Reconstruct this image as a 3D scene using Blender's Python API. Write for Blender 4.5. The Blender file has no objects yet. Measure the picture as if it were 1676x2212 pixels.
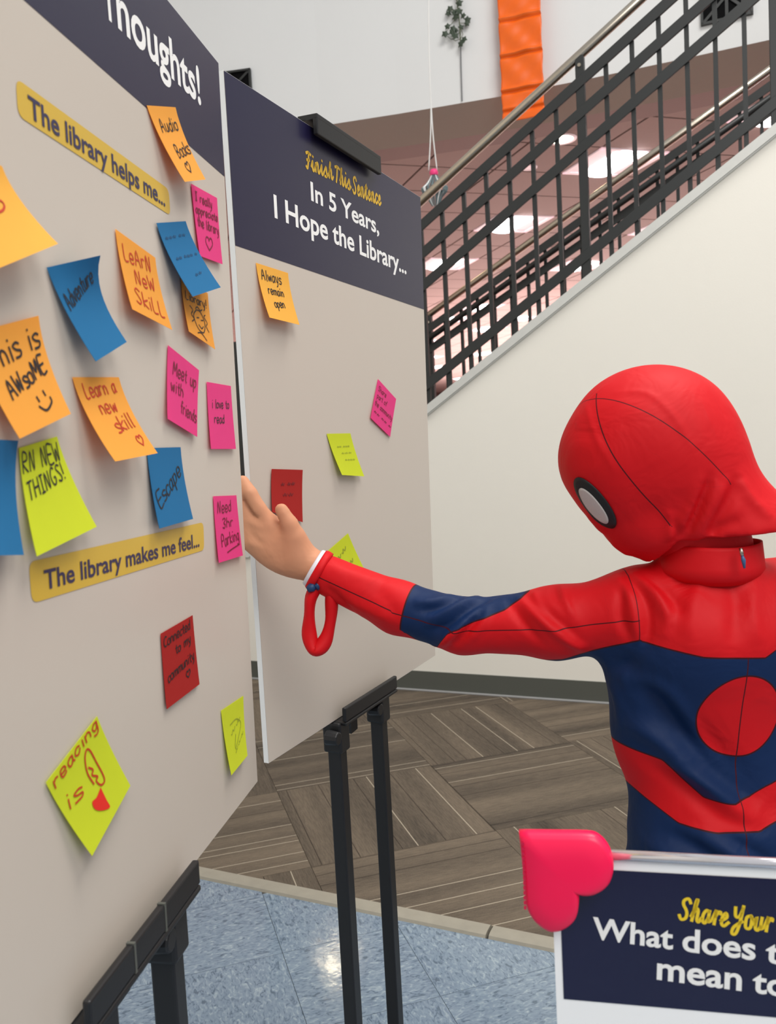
import bpy, bmesh, math, random
import numpy as np
from mathutils import Vector, Matrix
from mathutils.bvhtree import BVHTree
random.seed(7)
C = bpy.context.scene.collection
sc = bpy.context.scene
# ------------------------------------------------------------------ camera
F_PX, PITCH, ROLL, H = 1827.9, math.radians(4.429), math.radians(3.0685), 1.25
fw = np.array([0, math.cos(PITCH), -math.sin(PITCH)])
r0 = np.array([1., 0, 0]); d0 = np.cross(fw, r0)
RT = math.cos(ROLL)*r0 + math.sin(ROLL)*d0
DN = -math.sin(ROLL)*r0 + math.cos(ROLL)*d0
EYE = np.array([0, 0, H])
cam_d = bpy.data.cameras.new('camera'); cam = bpy.data.objects.new('camera', cam_d); C.objects.link(cam)
cam.matrix_world = Matrix(((RT[0], -DN[0], -fw[0], 0), (RT[1], -DN[1], -fw[1], 0), (RT[2], -DN[2], -fw[2], H), (0, 0, 0, 1)))
cam_d.sensor_fit = 'VERTICAL'; cam_d.sensor_height = 36; cam_d.lens = 36*F_PX/2212
cam_d.clip_start = 0.02; cam_d.clip_end = 200
cam_d.dof.use_dof = True; cam_d.dof.focus_distance = 1.25; cam_d.dof.aperture_fstop = 11
sc.camera = cam
# ------------------------------------------------------------------ world, lights, exposure
w = bpy.data.worlds.new('world'); sc.world = w; w.use_nodes = True
w.node_tree.nodes['Background'].inputs[0].default_value = (0.93, 0.96, 1.0, 1)
w.node_tree.nodes['Background'].inputs[1].default_value = 0.50
def area(name, loc, target, size, power, col, sy=None):
    l = bpy.data.lights.new(name, 'AREA'); l.energy = power; l.color = col; l.size = size
    if sy: l.shape = 'RECTANGLE'; l.size_y = sy
    o = bpy.data.objects.new(name, l); C.objects.link(o); o.location = loc
    o.rotation_euler = (Vector(target)-Vector(loc)).to_track_quat('-Z', 'Y').to_euler()
    return o
area('atrium_skylight', (1.9, 1.6, 6.4), (0.3, 1.3, 1.0), 2.2, 190, (1.0, 0.97, 0.92))
area('camera_side_fill', (1.5, -1.9, 4.4), (0.8, 2.0, 1.0), 2.6, 125, (1.0, 0.97, 0.93))  # unseen fill lamp behind the camera, added for surfaces facing it
sc.view_settings.view_transform = 'Standard'; sc.view_settings.look = 'None'
sc.view_settings.exposure = 0.17; sc.view_settings.gamma = 1.0; sc.view_settings.use_curve_mapping = False
sc.cycles.use_denoising = True
sc.cycles.max_bounces = 6
sc.cycles.sample_clamp_indirect = 6

# ------------------------------------------------------------------ helpers
def ray(x, y):
    return fw + RT*(x-838)/F_PX + DN*(y-1106)/F_PX
def at(x, y, d):                    # point seen at pixel x,y at depth d
    return EYE + ray(x, y)*d
def on_plane(x, y, p0, n):
    d = ray(x, y); return EYE + d*((np.dot(p0-EYE, n))/np.dot(d, n))
def on_z(x, y, z):
    d = ray(x, y); return EYE + d*((z-H)/d[2])
def project(P):
    q = np.asarray(P)-EYE; zz = q@fw
    return 838+F_PX*(q@RT)/zz, 1106+F_PX*(q@DN)/zz
def lin(c):
    return tuple(((v/255)/12.92 if v/255 <= 0.04045 else ((v/255+0.055)/1.055)**2.4) for v in c) + (1,)
def mat(name, col, rough=0.6, metal=0, spec=0.5, noise=0.0, nscale=40, bump=0.0, bscale=200, coat=0, trans=0, emit=None, estr=0):
    m = bpy.data.materials.new(name); m.use_nodes = True; nt = m.node_tree; b = nt.nodes['Principled BSDF']
    c = lin(col)
    b.inputs['Base Color'].default_value = c; b.inputs['Roughness'].default_value = rough
    b.inputs['Metallic'].default_value = metal; b.inputs['Specular IOR Level'].default_value = spec
    b.inputs['Coat Weight'].default_value = coat
    tc = nt.nodes.new('ShaderNodeTexCoord')
    if noise:
        n = nt.nodes.new('ShaderNodeTexNoise'); n.inputs['Scale'].default_value = nscale; n.inputs['Detail'].default_value = 4
        nt.links.new(tc.outputs['Object'], n.inputs['Vector'])
        mx = nt.nodes.new('ShaderNodeMix'); mx.data_type = 'RGBA'
        mx.inputs[6].default_value = tuple(v*(1-noise) for v in c[:3])+(1,); mx.inputs[7].default_value = tuple(min(1, v*(1+noise)) for v in c[:3])+(1,)
        nt.links.new(n.outputs['Fac'], mx.inputs[0]); nt.links.new(mx.outputs[2], b.inputs['Base Color'])
    if bump:
        n2 = nt.nodes.new('ShaderNodeTexNoise'); n2.inputs['Scale'].default_value = bscale; n2.inputs['Detail'].default_value = 3
        nt.links.new(tc.outputs['Object'], n2.inputs['Vector'])
        bp = nt.nodes.new('ShaderNodeBump'); bp.inputs['Strength'].default_value = bump; bp.inputs['Distance'].default_value = 0.002
        nt.links.new(n2.outputs['Fac'], bp.inputs['Height']); nt.links.new(bp.outputs[0], b.inputs['Normal'])
    if trans:
        t = nt.nodes.new('ShaderNodeBsdfTranslucent'); t.inputs[0].default_value = c
        ms = nt.nodes.new('ShaderNodeMixShader'); ms.inputs[0].default_value = trans
        nt.links.new(b.outputs[0], ms.inputs[1]); nt.links.new(t.outputs[0], ms.inputs[2])
        nt.links.new(ms.outputs[0], nt.nodes['Material Output'].inputs[0])
    if emit:
        b.inputs['Emission Color'].default_value = emit+(1,); b.inputs['Emission Strength'].default_value = estr
    return m
def obj(name, verts, faces, m=None, parent=None, smooth=False, mats=None, fm=None):
    me = bpy.data.meshes.new(name); me.from_pydata([tuple(map(float, v)) for v in verts], [], [tuple(map(int, f)) for f in faces]); me.update()
    o = bpy.data.objects.new(name, me); C.objects.link(o)
    for k in (mats or ([m] if m else [])): me.materials.append(k)
    if fm is not None: me.polygons.foreach_set('material_index', np.asarray(fm, dtype=np.int32))
    if smooth: me.polygons.foreach_set('use_smooth', [True]*len(me.polygons))
    if parent:
        o.parent = parent; o.matrix_parent_inverse = parent.matrix_world.inverted()
    return o
def tag(o, label=None, cat=None, group=None, kind=None):
    if label: o['label'] = label
    if cat: o['category'] = cat
    if group: o['group'] = group
    if kind: o['kind'] = kind
    return o
def thing(name, label, cat, loc=(0, 0, 0), group=None):
    o = bpy.data.objects.new(name, None); C.objects.link(o); o.location = tuple(loc); o.empty_display_size = 0.05
    o.matrix_world = Matrix.Translation(Vector(tuple(loc)))
    return tag(o, label, cat, group)
class MB:                                    # small mesh collector
    def __init__(s): s.v = []; s.f = []
    def add(s, v, f):
        n = len(s.v); s.v += [np.asarray(q, float) for q in v]; s.f += [tuple(i+n for i in q) for q in f]; return s
    def box(s, c, ax, ay, az):               # centre and three half axes
        c, ax, ay, az = map(np.asarray, (c, ax, ay, az))
        v = [c+i*ax+j*ay+k*az for i in (-1, 1) for j in (-1, 1) for k in (-1, 1)]
        return s.add(v, [(0, 1, 3, 2), (4, 6, 7, 5), (0, 4, 5, 1), (2, 3, 7, 6), (0, 2, 6, 4), (1, 5, 7, 3)])
    def bar(s, a, b, side, wd, th):          # bar a->b, width wd along side, thickness th across
        a, b, side = map(lambda q: np.asarray(q, float), (a, b, side)); d = b-a; L = np.linalg.norm(d); d = d/L
        side = side-d*np.dot(side, d); side /= np.linalg.norm(side); n = np.cross(d, side)
        return s.box((a+b)/2, d*L/2, side*wd/2, n*th/2)
    def vbox(s, a, b, side, wd, th):         # as bar but ends cut along `side` direction (no squaring)
        a, b, side = map(lambda q: np.asarray(q, float), (a, b, side)); side = side/np.linalg.norm(side)
        n = np.cross(b-a, side); n /= np.linalg.norm(n)
        return s.box((a+b)/2, (b-a)/2, side*wd/2, n*th/2)
    def tube(s, pts, r, n=10, cap=True):
        pts = [np.asarray(p, float) for p in pts]; m = len(pts); rr = r if hasattr(r, '__len__') else [r]*m
        t = [pts[min(i+1, m-1)]-pts[max(i-1, 0)] for i in range(m)]; t = [q/np.linalg.norm(q) for q in t]
        up = np.array([0, 0, 1.]) if abs(t[0][2]) < .9 else np.array([1., 0, 0]); x = np.cross(t[0], up); x /= np.linalg.norm(x)
        v = []; f = []
        for i in range(m):
            x = x-t[i]*np.dot(x, t[i]); x /= np.linalg.norm(x); y = np.cross(t[i], x)
            for k in range(n):
                a = 2*math.pi*k/n; v.append(pts[i]+rr[i]*(math.cos(a)*x+math.sin(a)*y))
        for i in range(m-1):
            for k in range(n): f.append((i*n+k, i*n+(k+1) % n, (i+1)*n+(k+1) % n, (i+1)*n+k))
        if cap: f += [tuple(range(n))[::-1], tuple((m-1)*n+k for k in range(n))]
        return s.add(v, f)
    def build(s, name, m, parent=None, smooth=False, **k):
        return obj(name, s.v, s.f, m, parent, smooth, **k)
def bevel(o, wd, seg=2):
    b = o.modifiers.new('bevel', 'BEVEL'); b.width = wd; b.segments = seg; b.limit_method = 'ANGLE'; return o
Z = np.array([0, 0, 1.])

# ------------------------------------------------------------------ materials
M_wall = mat('wall_paint', (236, 232, 222), 0.75, noise=0.015, nscale=3, bump=0.12, bscale=160)
M_upper = mat('upper_wall_paint', (222, 223, 223), 0.8, noise=0.012, nscale=2, bump=0.06, bscale=120)
M_black = mat('black_railing_paint', (36, 38, 38), 0.42, bump=0.03, bscale=300)
M_steel = mat('brushed_steel', (190, 180, 165), 0.28, metal=1, noise=0.08, nscale=60)
M_cap = mat('cap_trim_paint', (205, 205, 200), 0.5, noise=0.05, nscale=25)
M_base = mat('baseboard_vinyl', (84, 86, 80), 0.5)
M_basetoe = mat('baseboard_toe', (150, 150, 150), 0.35)
M_ceil = mat('ceiling_tile', (178, 163, 158), 0.9, noise=0.06, nscale=55, bump=0.4, bscale=130)
M_grid = mat('ceiling_grid', (120, 100, 98), 0.6)
M_plaster = mat('soffit_plaster', (176, 170, 160), 0.8, noise=0.02)
M_plaster2 = mat('soffit_mauve', (158, 142, 138), 0.8, noise=0.02)
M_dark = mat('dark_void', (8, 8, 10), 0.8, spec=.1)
M_fg = mat('far_floor', (188, 138, 130), 0.8, noise=0.1, nscale=3)
M_farwall = mat('far_wall', (235, 205, 200), 0.8, noise=0.05)
M_trof = mat('glowing_troffer_frame', (240, 222, 225), 0.5, emit=(1.0, .80, .82), estr=0.25)  # frames and reflectors glow faintly, lamp light put into the material
M_lamp = mat('lamp_diffuser', (255, 250, 250), 0.5, emit=(1.0, 0.95, 0.95), estr=12)
M_warm = mat('warm_lamp', (255, 245, 220), 0.5, emit=(1.0, 0.84, 0.58), estr=40)
M_board = mat('board_print_paper', (203, 192, 179), 0.34, spec=0.4, noise=0.01, nscale=6)
M_foam = mat('foam_core', (240, 240, 238), 0.7)
M_navy = mat('navy_print', (30, 27, 58), 0.36, spec=0.5)
M_white = mat('white_print', (246, 245, 242), 0.5)
M_gold = mat('gold_print', (222, 178, 50), 0.5)
M_gold2 = mat('yellow_label_print', (214, 176, 62), 0.42)
M_ink = mat('navy_letters', (50, 46, 82), 0.5)
M_easel = mat('easel_black', (24, 24, 26), 0.45, bump=0.04)
M_pen = {'k': mat('black_marker', (28, 26, 30), 0.6), 'r': mat('red_marker', (190, 50, 20), 0.6), 'd': mat('dark_red_marker', (120, 18, 50), 0.6),
         'b': mat('faded_blue_ink', (30, 78, 118), 0.7), 'g': mat('grey_green_ink', (150, 160, 40), 0.7), 'h': mat('red_heart_marker', (222, 38, 22), 0.6), 'm': mat('maroon_ink', (118, 14, 20), 0.6)}
NC = {'orange': (255, 180, 70), 'amber': (255, 194, 78), 'pink': (250, 70, 148), 'blue': (30, 122, 176), 'yellow': (222, 232, 42), 'red': (188, 32, 26)}
M_note = {k: mat('note_'+k, v, 0.75, noise=0.02, nscale=90, trans=0.28) for k, v in NC.items()}

# ------------------------------------------------------------------ stroke letters for handwriting
G = {
'a': (6, '5,5 3,6 1,5 0,3 1,0 3,0 5,3|5,6 5,1 6,0'), 'b': (6, '0,10 0,0|0,4 2,6 5,5 5,2 3,0 0,1'), 'c': (5, '5,5 3,6 1,5 0,3 1,0 3,0 5,1'),
'd': (6, '5,5 3,6 1,5 0,2 2,0 4,1 5,3|5,10 5,0'), 'e': (6, '0,3 5,3 4,6 1,6 0,3 1,0 4,0 5,1'), 'f': (5, '5,9 3,10 2,8 2,0|0,6 4,6'),
'g': (6, '5,5 3,6 1,5 0,3 2,0 4,1 5,4|5,6 5,-2 3,-4 0,-3'), 'h': (6, '0,10 0,0|0,4 2,6 4,5 5,3 5,0'), 'i': (2.5, '1,6 1,0|1,8.5 1,9'),
'k': (5, '0,10 0,0|5,6 0,3 5,0'), 'l': (2.5, '1,10 1,1 2,0'), 'm': (9, '0,6 0,0|0,4 2,6 4,5 4,0|4,4 6,6 8,5 8,0'), 'n': (6, '0,6 0,0|0,4 2,6 4,5 5,3 5,0'),
'o': (6, '3,6 0,5 0,1 3,0 5,1 5,5 3,6'), 'p': (6, '0,6 0,-4|0,5 3,6 5,4 4,1 1,0 0,1'), 'r': (5, '0,6 0,0|0,4 2,6 4,5.5'), 's': (5, '5,5 3,6 0,5 2,3 5,2 4,0 0,0'),
't': (4.5, '2,9 2,1 4,0|0,6 4,6'), 'u': (6, '0,6 0,1 2,0 4,1 5,6|5,6 5,0'), 'v': (6, '0,6 3,0 5,6'), 'w': (8, '0,6 2,0 4,5 6,0 7,6'), 'y': (6, '0,6 2,1 5,1|5,6 4,-2 1,-4'),
'A': (8, '0,0 3,10 7,0|1,4 6,4'), 'B': (7, '0,0 0,10 5,9 4,6 0,5 5,4 5,1 0,0'), 'C': (7, '6,9 3,10 0,7 0,3 3,0 6,1'), 'E': (6, '6,10 0,10 0,0 6,0|0,5 5,5'),
'F': (6, '6,10 0,10 0,0|0,5 4,5'), 'G': (8, '6,9 3,10 0,6 1,1 4,0 6,2 6,4 4,4'), 'H': (7, '0,10 0,0|6,10 6,0|0,5 6,5'), 'I': (5, '0,10 4,10|2,10 2,0|0,0 4,0'),
'L': (6, '0,10 0,0 5,0'), 'M': (9, '0,0 1,10 4,3 7,10 8,0'), 'N': (7.5, '0,0 1,10 5,0 6,10'), 'P': (6, '0,0 0,10 5,9 5,5 0,5'), 'R': (7, '0,0 0,10 5,9 5,6 0,5 6,0'), 'S': (6, '5,9 2,10 0,8 3,5 5,2 3,0 0,1'), 'T': (7, '0,10 6,10|3,10 3,0'), 'W': (9, '0,10 2,0 4,7 6,0 8,10'),
'Y': (7, '0,10 3,5 6,10|3,5 2,0'), '3': (6, '0,9 3,10 5,8 2,5 5,3 3,0 0,1'), '!': (3, '1,10 1,3|1,.6 1,0'), '.': (3, '1,.7 1,0'), ' ': (5, ''),
'~': (10, '0,5 2,3 4,7 6,3 9,6'), '<': (9, '4,0 0,5 1,9 3,9 4,7 5,9 7,9 8,5 4,0'), '^': (9, '0,0 1,10 4,3 7,10 8,0'),
}
CURS = dict(G); CURS.update({
'F': (7, '7,9 3,10 0,9|4,10 3,3 2,0 0,1|1,5 5,5.5'), 'T': (8, '0,9 4,10 8,9|4,10 3.5,4 2.5,0|'), 'S': (7, '6,8 4,10 1,9 1,7 4,4 4,1 1,0 -1,2'), 'Y': (8, '0,9 1,5 4,5 6,9|6,10 5,2 3,-3 0,-3 1,0 7,3'),
'h': (6, '-1,2 1,6 2,10 1,9 0,0|0,3 2,6 3.5,5 3.5,1 5,0 6.5,2'), 'i': (4, '-1,2 1,6 1,1 2.5,0 4,2|1.3,8.5 1.5,9'), 'n': (6.5, '-1,2 0,6 0,0|0,3 2,6 3.5,5 3.5,1 5,0 6.5,2'), 's': (5.5, '-1,2 2,6 3,3 3,0 0,0|3,0 5.5,2'),
'e': (5, '-1,2 3,4 2,6 0,4 0,1 2,0 5,2'), 't': (5, '-1,2 2,9 1.5,1 3,0 5,2|-.5,6.5 4,7'), 'c': (5, '4,5 2,6 0,4 0,1 2,0 5,2'), 'a': (6, '4,5 2,6 0,4 0,1 2,0 4,3|4,6 4,1 6,1.5'), 'r': (4.5, '-1,2 1,6.5|1,6.5 1,0|1,3.5 2.5,5.8 4.3,6 4.2,5'), 'o': (6, '3,6 0,5 0,1 2,0 4,1 4,5 3,6|4,5 6,4'), 'u': (6, '-1,2 0,6 0,1 2,0 4,2|4,6 4,1 6,1.5')})
def smooth_path(p, sub=4):
    if len(p) < 3: return p
    p = [np.array(q, float) for q in p]; out = []
    for i in range(len(p)-1):
        a = p[max(i-1, 0)]; b = p[i]; c = p[i+1]; d = p[min(i+2, len(p)-1)]
        for k in range(sub):
            t = k/sub; out.append(0.5*((2*b)+(-a+c)*t+(2*a-5*b+4*c-d)*t*t+(-a+3*b-3*c+d)*t**3))
    out.append(p[-1]); return out
def strokes_of(text, font=G, slant=0.12, jit=0.25):
    res = []; x = 0
    for ch in text:
        wd, s = font[ch]; dy = random.uniform(-jit, jit)
        for part in s.split('|'):
            if not part.strip(): continue
            p = [tuple(map(float, q.split(','))) for q in part.split()]
            p = smooth_path([((px+x)+slant*py+random.uniform(-jit, jit)*.5, py+dy) for px, py in p])
            res.append(p)
        x += wd+1.6
    return res, max(x-1.6, 1)
def ribbon(mb, path, half, surf, lift):
    """path in surface coordinates (u,v in metres-like units), surf maps (u,v,lift)->world"""
    p = [np.array(q, float) for q in path]; n = len(p); v = []; f = []
    for i in range(n):
        t = p[min(i+1, n-1)]-p[max(i-1, 0)]; L = np.linalg.norm(t); t = t/L if L > 1e-9 else np.array([1., 0])
        nn = np.array([-t[1], t[0]]); e = (-.5 if i == 0 else .5 if i == n-1 else 0)*half*t
        v += [surf(*(p[i]+e+nn*half), lift), surf(*(p[i]+e-nn*half), lift)]
    for i in range(n-1): f.append((2*i, 2*i+1, 2*i+3, 2*i+2))
    mb.add(v, f)
def write(mb, surf, text, a, b, h, half, font=G, slant=0.12, lift=0.0003, jit=0.25):
    """text from a to b (baseline, uv), cap height h (in v units, v down)"""
    st, wd = strokes_of(text, font, slant, jit); a = np.array(a, float); b = np.array(b, float); d = b-a
    up = np.array([d[1], -d[0]]); up = up/np.linalg.norm(up)*h
    for s in st: ribbon(mb, [a+d*q[0]/wd+up*q[1]/10 for q in s], half, surf, lift)

# ------------------------------------------------------------------ structure: floor
A1 = math.radians(16.9); ua = np.array([math.cos(A1), math.sin(A1), 0]); ub = np.array([-math.sin(A1), math.cos(A1), 0])
A2 = math.radians(-25.2); us = np.array([math.cos(A2), math.sin(A2), 0]); un = np.array([-math.sin(A2), math.cos(A2), 0])
S0 = on_z(600, 1934, 0)                      # a point on the near edge of the transition strip
SW = 0.055
A3 = math.radians(17.6); va = np.array([math.cos(A3), math.sin(A3), 0]); vb = np.array([-math.sin(A3), math.cos(A3), 0])
TH = math.radians(-23.5); uw = np.array([math.cos(TH), math.sin(TH), 0]); nb = np.array([-math.sin(TH), math.cos(TH), 0])
B0 = np.array([.4962, 4.0745, 0])
def W(s, z, off=0): return B0+uw*s+nb*off+Z*z
def clip_poly(poly, p0, n):                   # keep side where (p-p0).n>=0
    out = []
    for i in range(len(poly)):
        a, b = poly[i], poly[(i+1) % len(poly)]; da = np.dot(a-p0, n); db = np.dot(b-p0, n)
        if da >= 0: out.append(a)
        if da*db < 0: out.append(a+(b-a)*da/(da-db))
    return out
def slab(mb, poly, z0, z1):
    n = len(poly); v = [np.array([q[0], q[1], z1]) for q in poly]+[np.array([q[0], q[1], z0]) for q in poly]
    mb.add(v, [tuple(range(n)), tuple(range(2*n-1, n-1, -1))]+[(i, i+n, (i+1) % n+n, (i+1) % n) for i in range(n)])
def area2(poly): return abs(sum(poly[i][0]*poly[(i+1) % len(poly)][1]-poly[(i+1) % len(poly)][0]*poly[i][1] for i in range(len(poly))))/2
floor = MB(); slab(floor, [np.array(q, float) for q in ((-6, -4, 0), (7, -4, 0), (7, 12, 0), (-6, 12, 0))], -0.12, -0.006)
floor = tag(floor.build('floor', mat('subfloor', (70, 68, 64), 0.9, noise=.1)), 'floor under the carpet and the blue vinyl tiles', kind='structure')
def vinyl_mat():
    m = mat('blue_vinyl', (130, 150, 172), 0.10, spec=0.6); nt = m.node_tree; b = nt.nodes['Principled BSDF']
    tc = nt.nodes.new('ShaderNodeTexCoord'); mp = nt.nodes.new('ShaderNodeMapping'); mp.inputs['Scale'].default_value = (1, 2.1, 1); mp.inputs['Rotation'].default_value = (0, 0, .3)
    nt.links.new(tc.outputs['Object'], mp.inputs[0])
    n = nt.nodes.new('ShaderNodeTexNoise'); n.inputs['Scale'].default_value = 48; n.inputs['Detail'].default_value = 4; n.inputs['Distortion'].default_value = 1.2
    nt.links.new(mp.outputs[0], n.inputs['Vector'])
    r = nt.nodes.new('ShaderNodeValToRGB'); e = r.color_ramp.elements
    e[0].position = .33; e[0].color = lin((96, 112, 128)); e[1].position = .72; e[1].color = lin((168, 182, 190))
    k = r.color_ramp.elements.new(.43); k.color = lin((124, 141, 159)); k = r.color_ramp.elements.new(.58); k.color = lin((138, 155, 170))
    nt.links.new(n.outputs['Fac'], r.inputs[0]); nt.links.new(r.outputs[0], b.inputs['Base Color'])
    n2 = nt.nodes.new('ShaderNodeTexNoise'); n2.inputs['Scale'].default_value = 26; n2.inputs['Detail'].default_value = 3; nt.links.new(tc.outputs['Object'], n2.inputs['Vector'])
    bp = nt.nodes.new('ShaderNodeBump'); bp.inputs['Strength'].default_value = .10; bp.inputs['Distance'].default_value = .004
    nt.links.new(n2.outputs['Fac'], bp.inputs['Height']); nt.links.new(bp.outputs[0], b.inputs['Normal'])
    return m
M_vinyl = vinyl_mat()
def carpet_mat(stripe_x):
    m = mat('carpet_stripes_'+('x' if stripe_x else 'y'), (100, 90, 80), 0.95, spec=0.1); nt = m.node_tree; b = nt.nodes['Principled BSDF']
    N = nt.nodes.new; Lk = nt.links.new
    tc = N('ShaderNodeTexCoord'); sp = N('ShaderNodeSeparateXYZ'); Lk(tc.outputs['Object'], sp.inputs[0]); oi = N('ShaderNodeObjectInfo')
    def mth(op, a, c, d=None):
        q = N('ShaderNodeMath'); q.operation = op
        for i, z in enumerate((a, c, d)):
            if z is None: continue
            if isinstance(z, (int, float)): q.inputs[i].default_value = z
            else: Lk(z, q.inputs[i])
        return q.outputs[0]
    across = sp.outputs[1]; along = sp.outputs[0]
    off = mth('MULTIPLY', oi.outputs['Random'], 37.0)
    def vec(a, c, z):
        cb = N('ShaderNodeCombineXYZ')
        for i, q in enumerate((a, c, z)):
            if isinstance(q, (int, float)): cb.inputs[i].default_value = q
            else: Lk(q, cb.inputs[i])
        return cb.outputs[0]
    # broad ribs, fine ribs, fleck
    n1 = N('ShaderNodeTexNoise'); n1.inputs['Scale'].default_value = 1; n1.inputs['Detail'].default_value = 1; Lk(vec(mth('MULTIPLY', across, 9), off, mth('MULTIPLY', along, .6)), n1.inputs['Vector'])
    n2 = N('ShaderNodeTexNoise'); n2.inputs['Scale'].default_value = 1; n2.inputs['Detail'].default_value = 2; Lk(vec(mth('MULTIPLY', across, 260), off, mth('MULTIPLY', along, 22)), n2.inputs['Vector'])
    n3 = N('ShaderNodeTexNoise'); n3.inputs['Scale'].default_value = 380; n3.inputs['Detail'].default_value = 3; Lk(tc.outputs['Object'], n3.inputs['Vector'])
    r = N('ShaderNodeValToRGB'); e = r.color_ramp.elements; e[0].position = .36; e[0].color = lin((70, 64, 58)); e[1].position = .76; e[1].color = lin((126, 113, 98))
    s = mth('ADD', mth('MULTIPLY', mth('ADD', n1.outputs['Fac'], mth('MULTIPLY', mth('SUBTRACT', oi.outputs['Random'], .5), .22)), .55), mth('ADD', mth('MULTIPLY', n2.outputs['Fac'], .33), mth('MULTIPLY', n3.outputs['Fac'], .22))); Lk(s, r.inputs[0])
    # pin lines: cells across the tile, a line in some of them
    cell = mth('MULTIPLY', mth('ADD', across, off), 15.5); ci = mth('FLOOR', cell, 0); fr = mth('FRACT', cell, 0)
    wn = N('ShaderNodeTexWhiteNoise'); wn.noise_dimensions = '2D'; Lk(vec(ci, off, 0), wn.inputs['Vector'])
    pos = mth('ADD', mth('MULTIPLY', wn.outputs['Value'], .7), .15); dd = mth('ABSOLUTE', mth('SUBTRACT', fr, pos), 0); on = mth('LESS_THAN', dd, .022)
    wn2 = N('ShaderNodeTexWhiteNoise'); wn2.noise_dimensions = '2D'; Lk(vec(ci, mth('ADD', off, 5.3), 0), wn2.inputs['Vector'])
    light = mth('MULTIPLY', on, mth('LESS_THAN', wn2.outputs['Value'], .36)); darkl = mth('MULTIPLY', on, mth('GREATER_THAN', wn2.outputs['Value'], .66))
    m1 = N('ShaderNodeMix'); m1.data_type = 'RGBA'; Lk(mth('MULTIPLY', light, .8), m1.inputs[0]); Lk(r.outputs[0], m1.inputs[6]); m1.inputs[7].default_value = lin((196, 184, 164))
    m2 = N('ShaderNodeMix'); m2.data_type = 'RGBA'; Lk(mth('MULTIPLY', darkl, .8), m2.inputs[0]); Lk(m1.outputs[2], m2.inputs[6]); m2.inputs[7].default_value = lin((44, 38, 36))
    Lk(m2.outputs[2], b.inputs['Base Color'])
    bp = N('ShaderNodeBump'); bp.inputs['Strength'].default_value = .5; bp.inputs['Distance'].default_value = .003; Lk(n2.outputs['Fac'], bp.inputs['Height']); Lk(bp.outputs[0], b.inputs['Normal'])
    return m
M_carpet = carpet_mat(True)
def near_frame(poly):
    px = [project(q) for q in poly if np.dot(q-EYE, fw) > .2]
    return px and max(p[1] for p in px) > 1350 and min(p[1] for p in px) < 3000 and max(p[0] for p in px) > -900 and min(p[0] for p in px) < 2500
def tiles(name, org, a, b, size, gap, keep, z0, z1, m, checker, lim, stuffname):
    rest = MB()
    for i in range(-lim, lim):
        for j in range(-lim, lim):
            c = org+a*size*(i+.5)+b*size*(j+.5); hs = size/2-gap/2
            poly = [c-a*hs-b*hs, c+a*hs-b*hs, c+a*hs+b*hs, c-a*hs+b*hs]
            for p0, n in keep: poly = clip_poly(poly, p0, n) if len(poly) > 2 else []
            if len(poly) < 3 or area2(poly) < 1e-4: continue
            if near_frame(poly):
                rot = math.atan2(a[1], a[0]) + (math.pi/2 if checker and (i+j) % 2 == 0 else 0)
                Rm = Matrix.Translation(Vector((c[0], c[1], 0))) @ Matrix.Rotation(rot, 4, 'Z'); Ri = Rm.inverted()
                mb = MB(); slab(mb, [np.array(Ri @ Vector(q)) for q in poly], z0, z1)
                o = obj(name, mb.v, mb.f, m); o.matrix_world = Rm; o.parent = floor
            else: slab(rest, poly, z0, z1)
    if rest.v: tag(rest.build(stuffname, m, floor), kind='stuff')
E1 = S0+un*SW                                 # carpet edge
tiles('carpet_tile', np.array([.115, 3.215, 0]), ua, ub, .605, .0015, [(E1, un), (W(0, 0, -.004), -nb), (np.array([-3.2, 0, 0]), np.array([1., 0, 0])), (np.array([3.6, 0, 0]), np.array([-1., 0, 0]))], -.006, 0.001, M_carpet, True, 12, 'carpet_beyond_view')
V0 = on_z(400+1155*800/1676, 1820+695*800/1676, 0)
tiles('vinyl_tile', V0, va, vb, .305, .0012, [(S0, -un), (np.array([-2.2, 0, 0]), np.array([1., 0, 0])), (np.array([2.6, 0, 0]), np.array([-1., 0, 0])), (np.array([0, -1.5, 0]), np.array([0, 1., 0]))], -.006, 0.0, M_vinyl, True, 14, 'vinyl_beyond_view')
# transition strip in two lengths
J = on_z(1057, 2018, 0); sj = np.dot(J-S0, us)
M_strip = mat('rubber_strip', (158, 152, 138), 0.55, noise=.12, nscale=30, bump=.1)
for k, (s0, s1) in enumerate(((-3.0, sj-.004), (sj+.004, 3.4))):
    mb = MB(); pr = [(0, 0), (.004, .007), (.016, .010), (SW-.010, .011), (SW, .003), (SW, -.005), (0, -.005)]
    v = [S0+us*s+un*(p[0])+Z*p[1] for s in (s0, s1) for p in pr]; n = len(pr)
    mb.add(v, [(i, (i+1) % n, n+(i+1) % n, n+i) for i in range(n)]+[tuple(range(n))[::-1], tuple(range(n, 2*n))])
    tag(mb.build('trim_%d' % (k+1), M_strip), kind='structure')
mb = MB(); mb.box((-3.25, 19, 3.8), (.05, 0, 0), (0, 23, 0), (0, 0, 3.9)); tag(mb.build('wall_left', M_wall), kind='structure')
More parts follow.
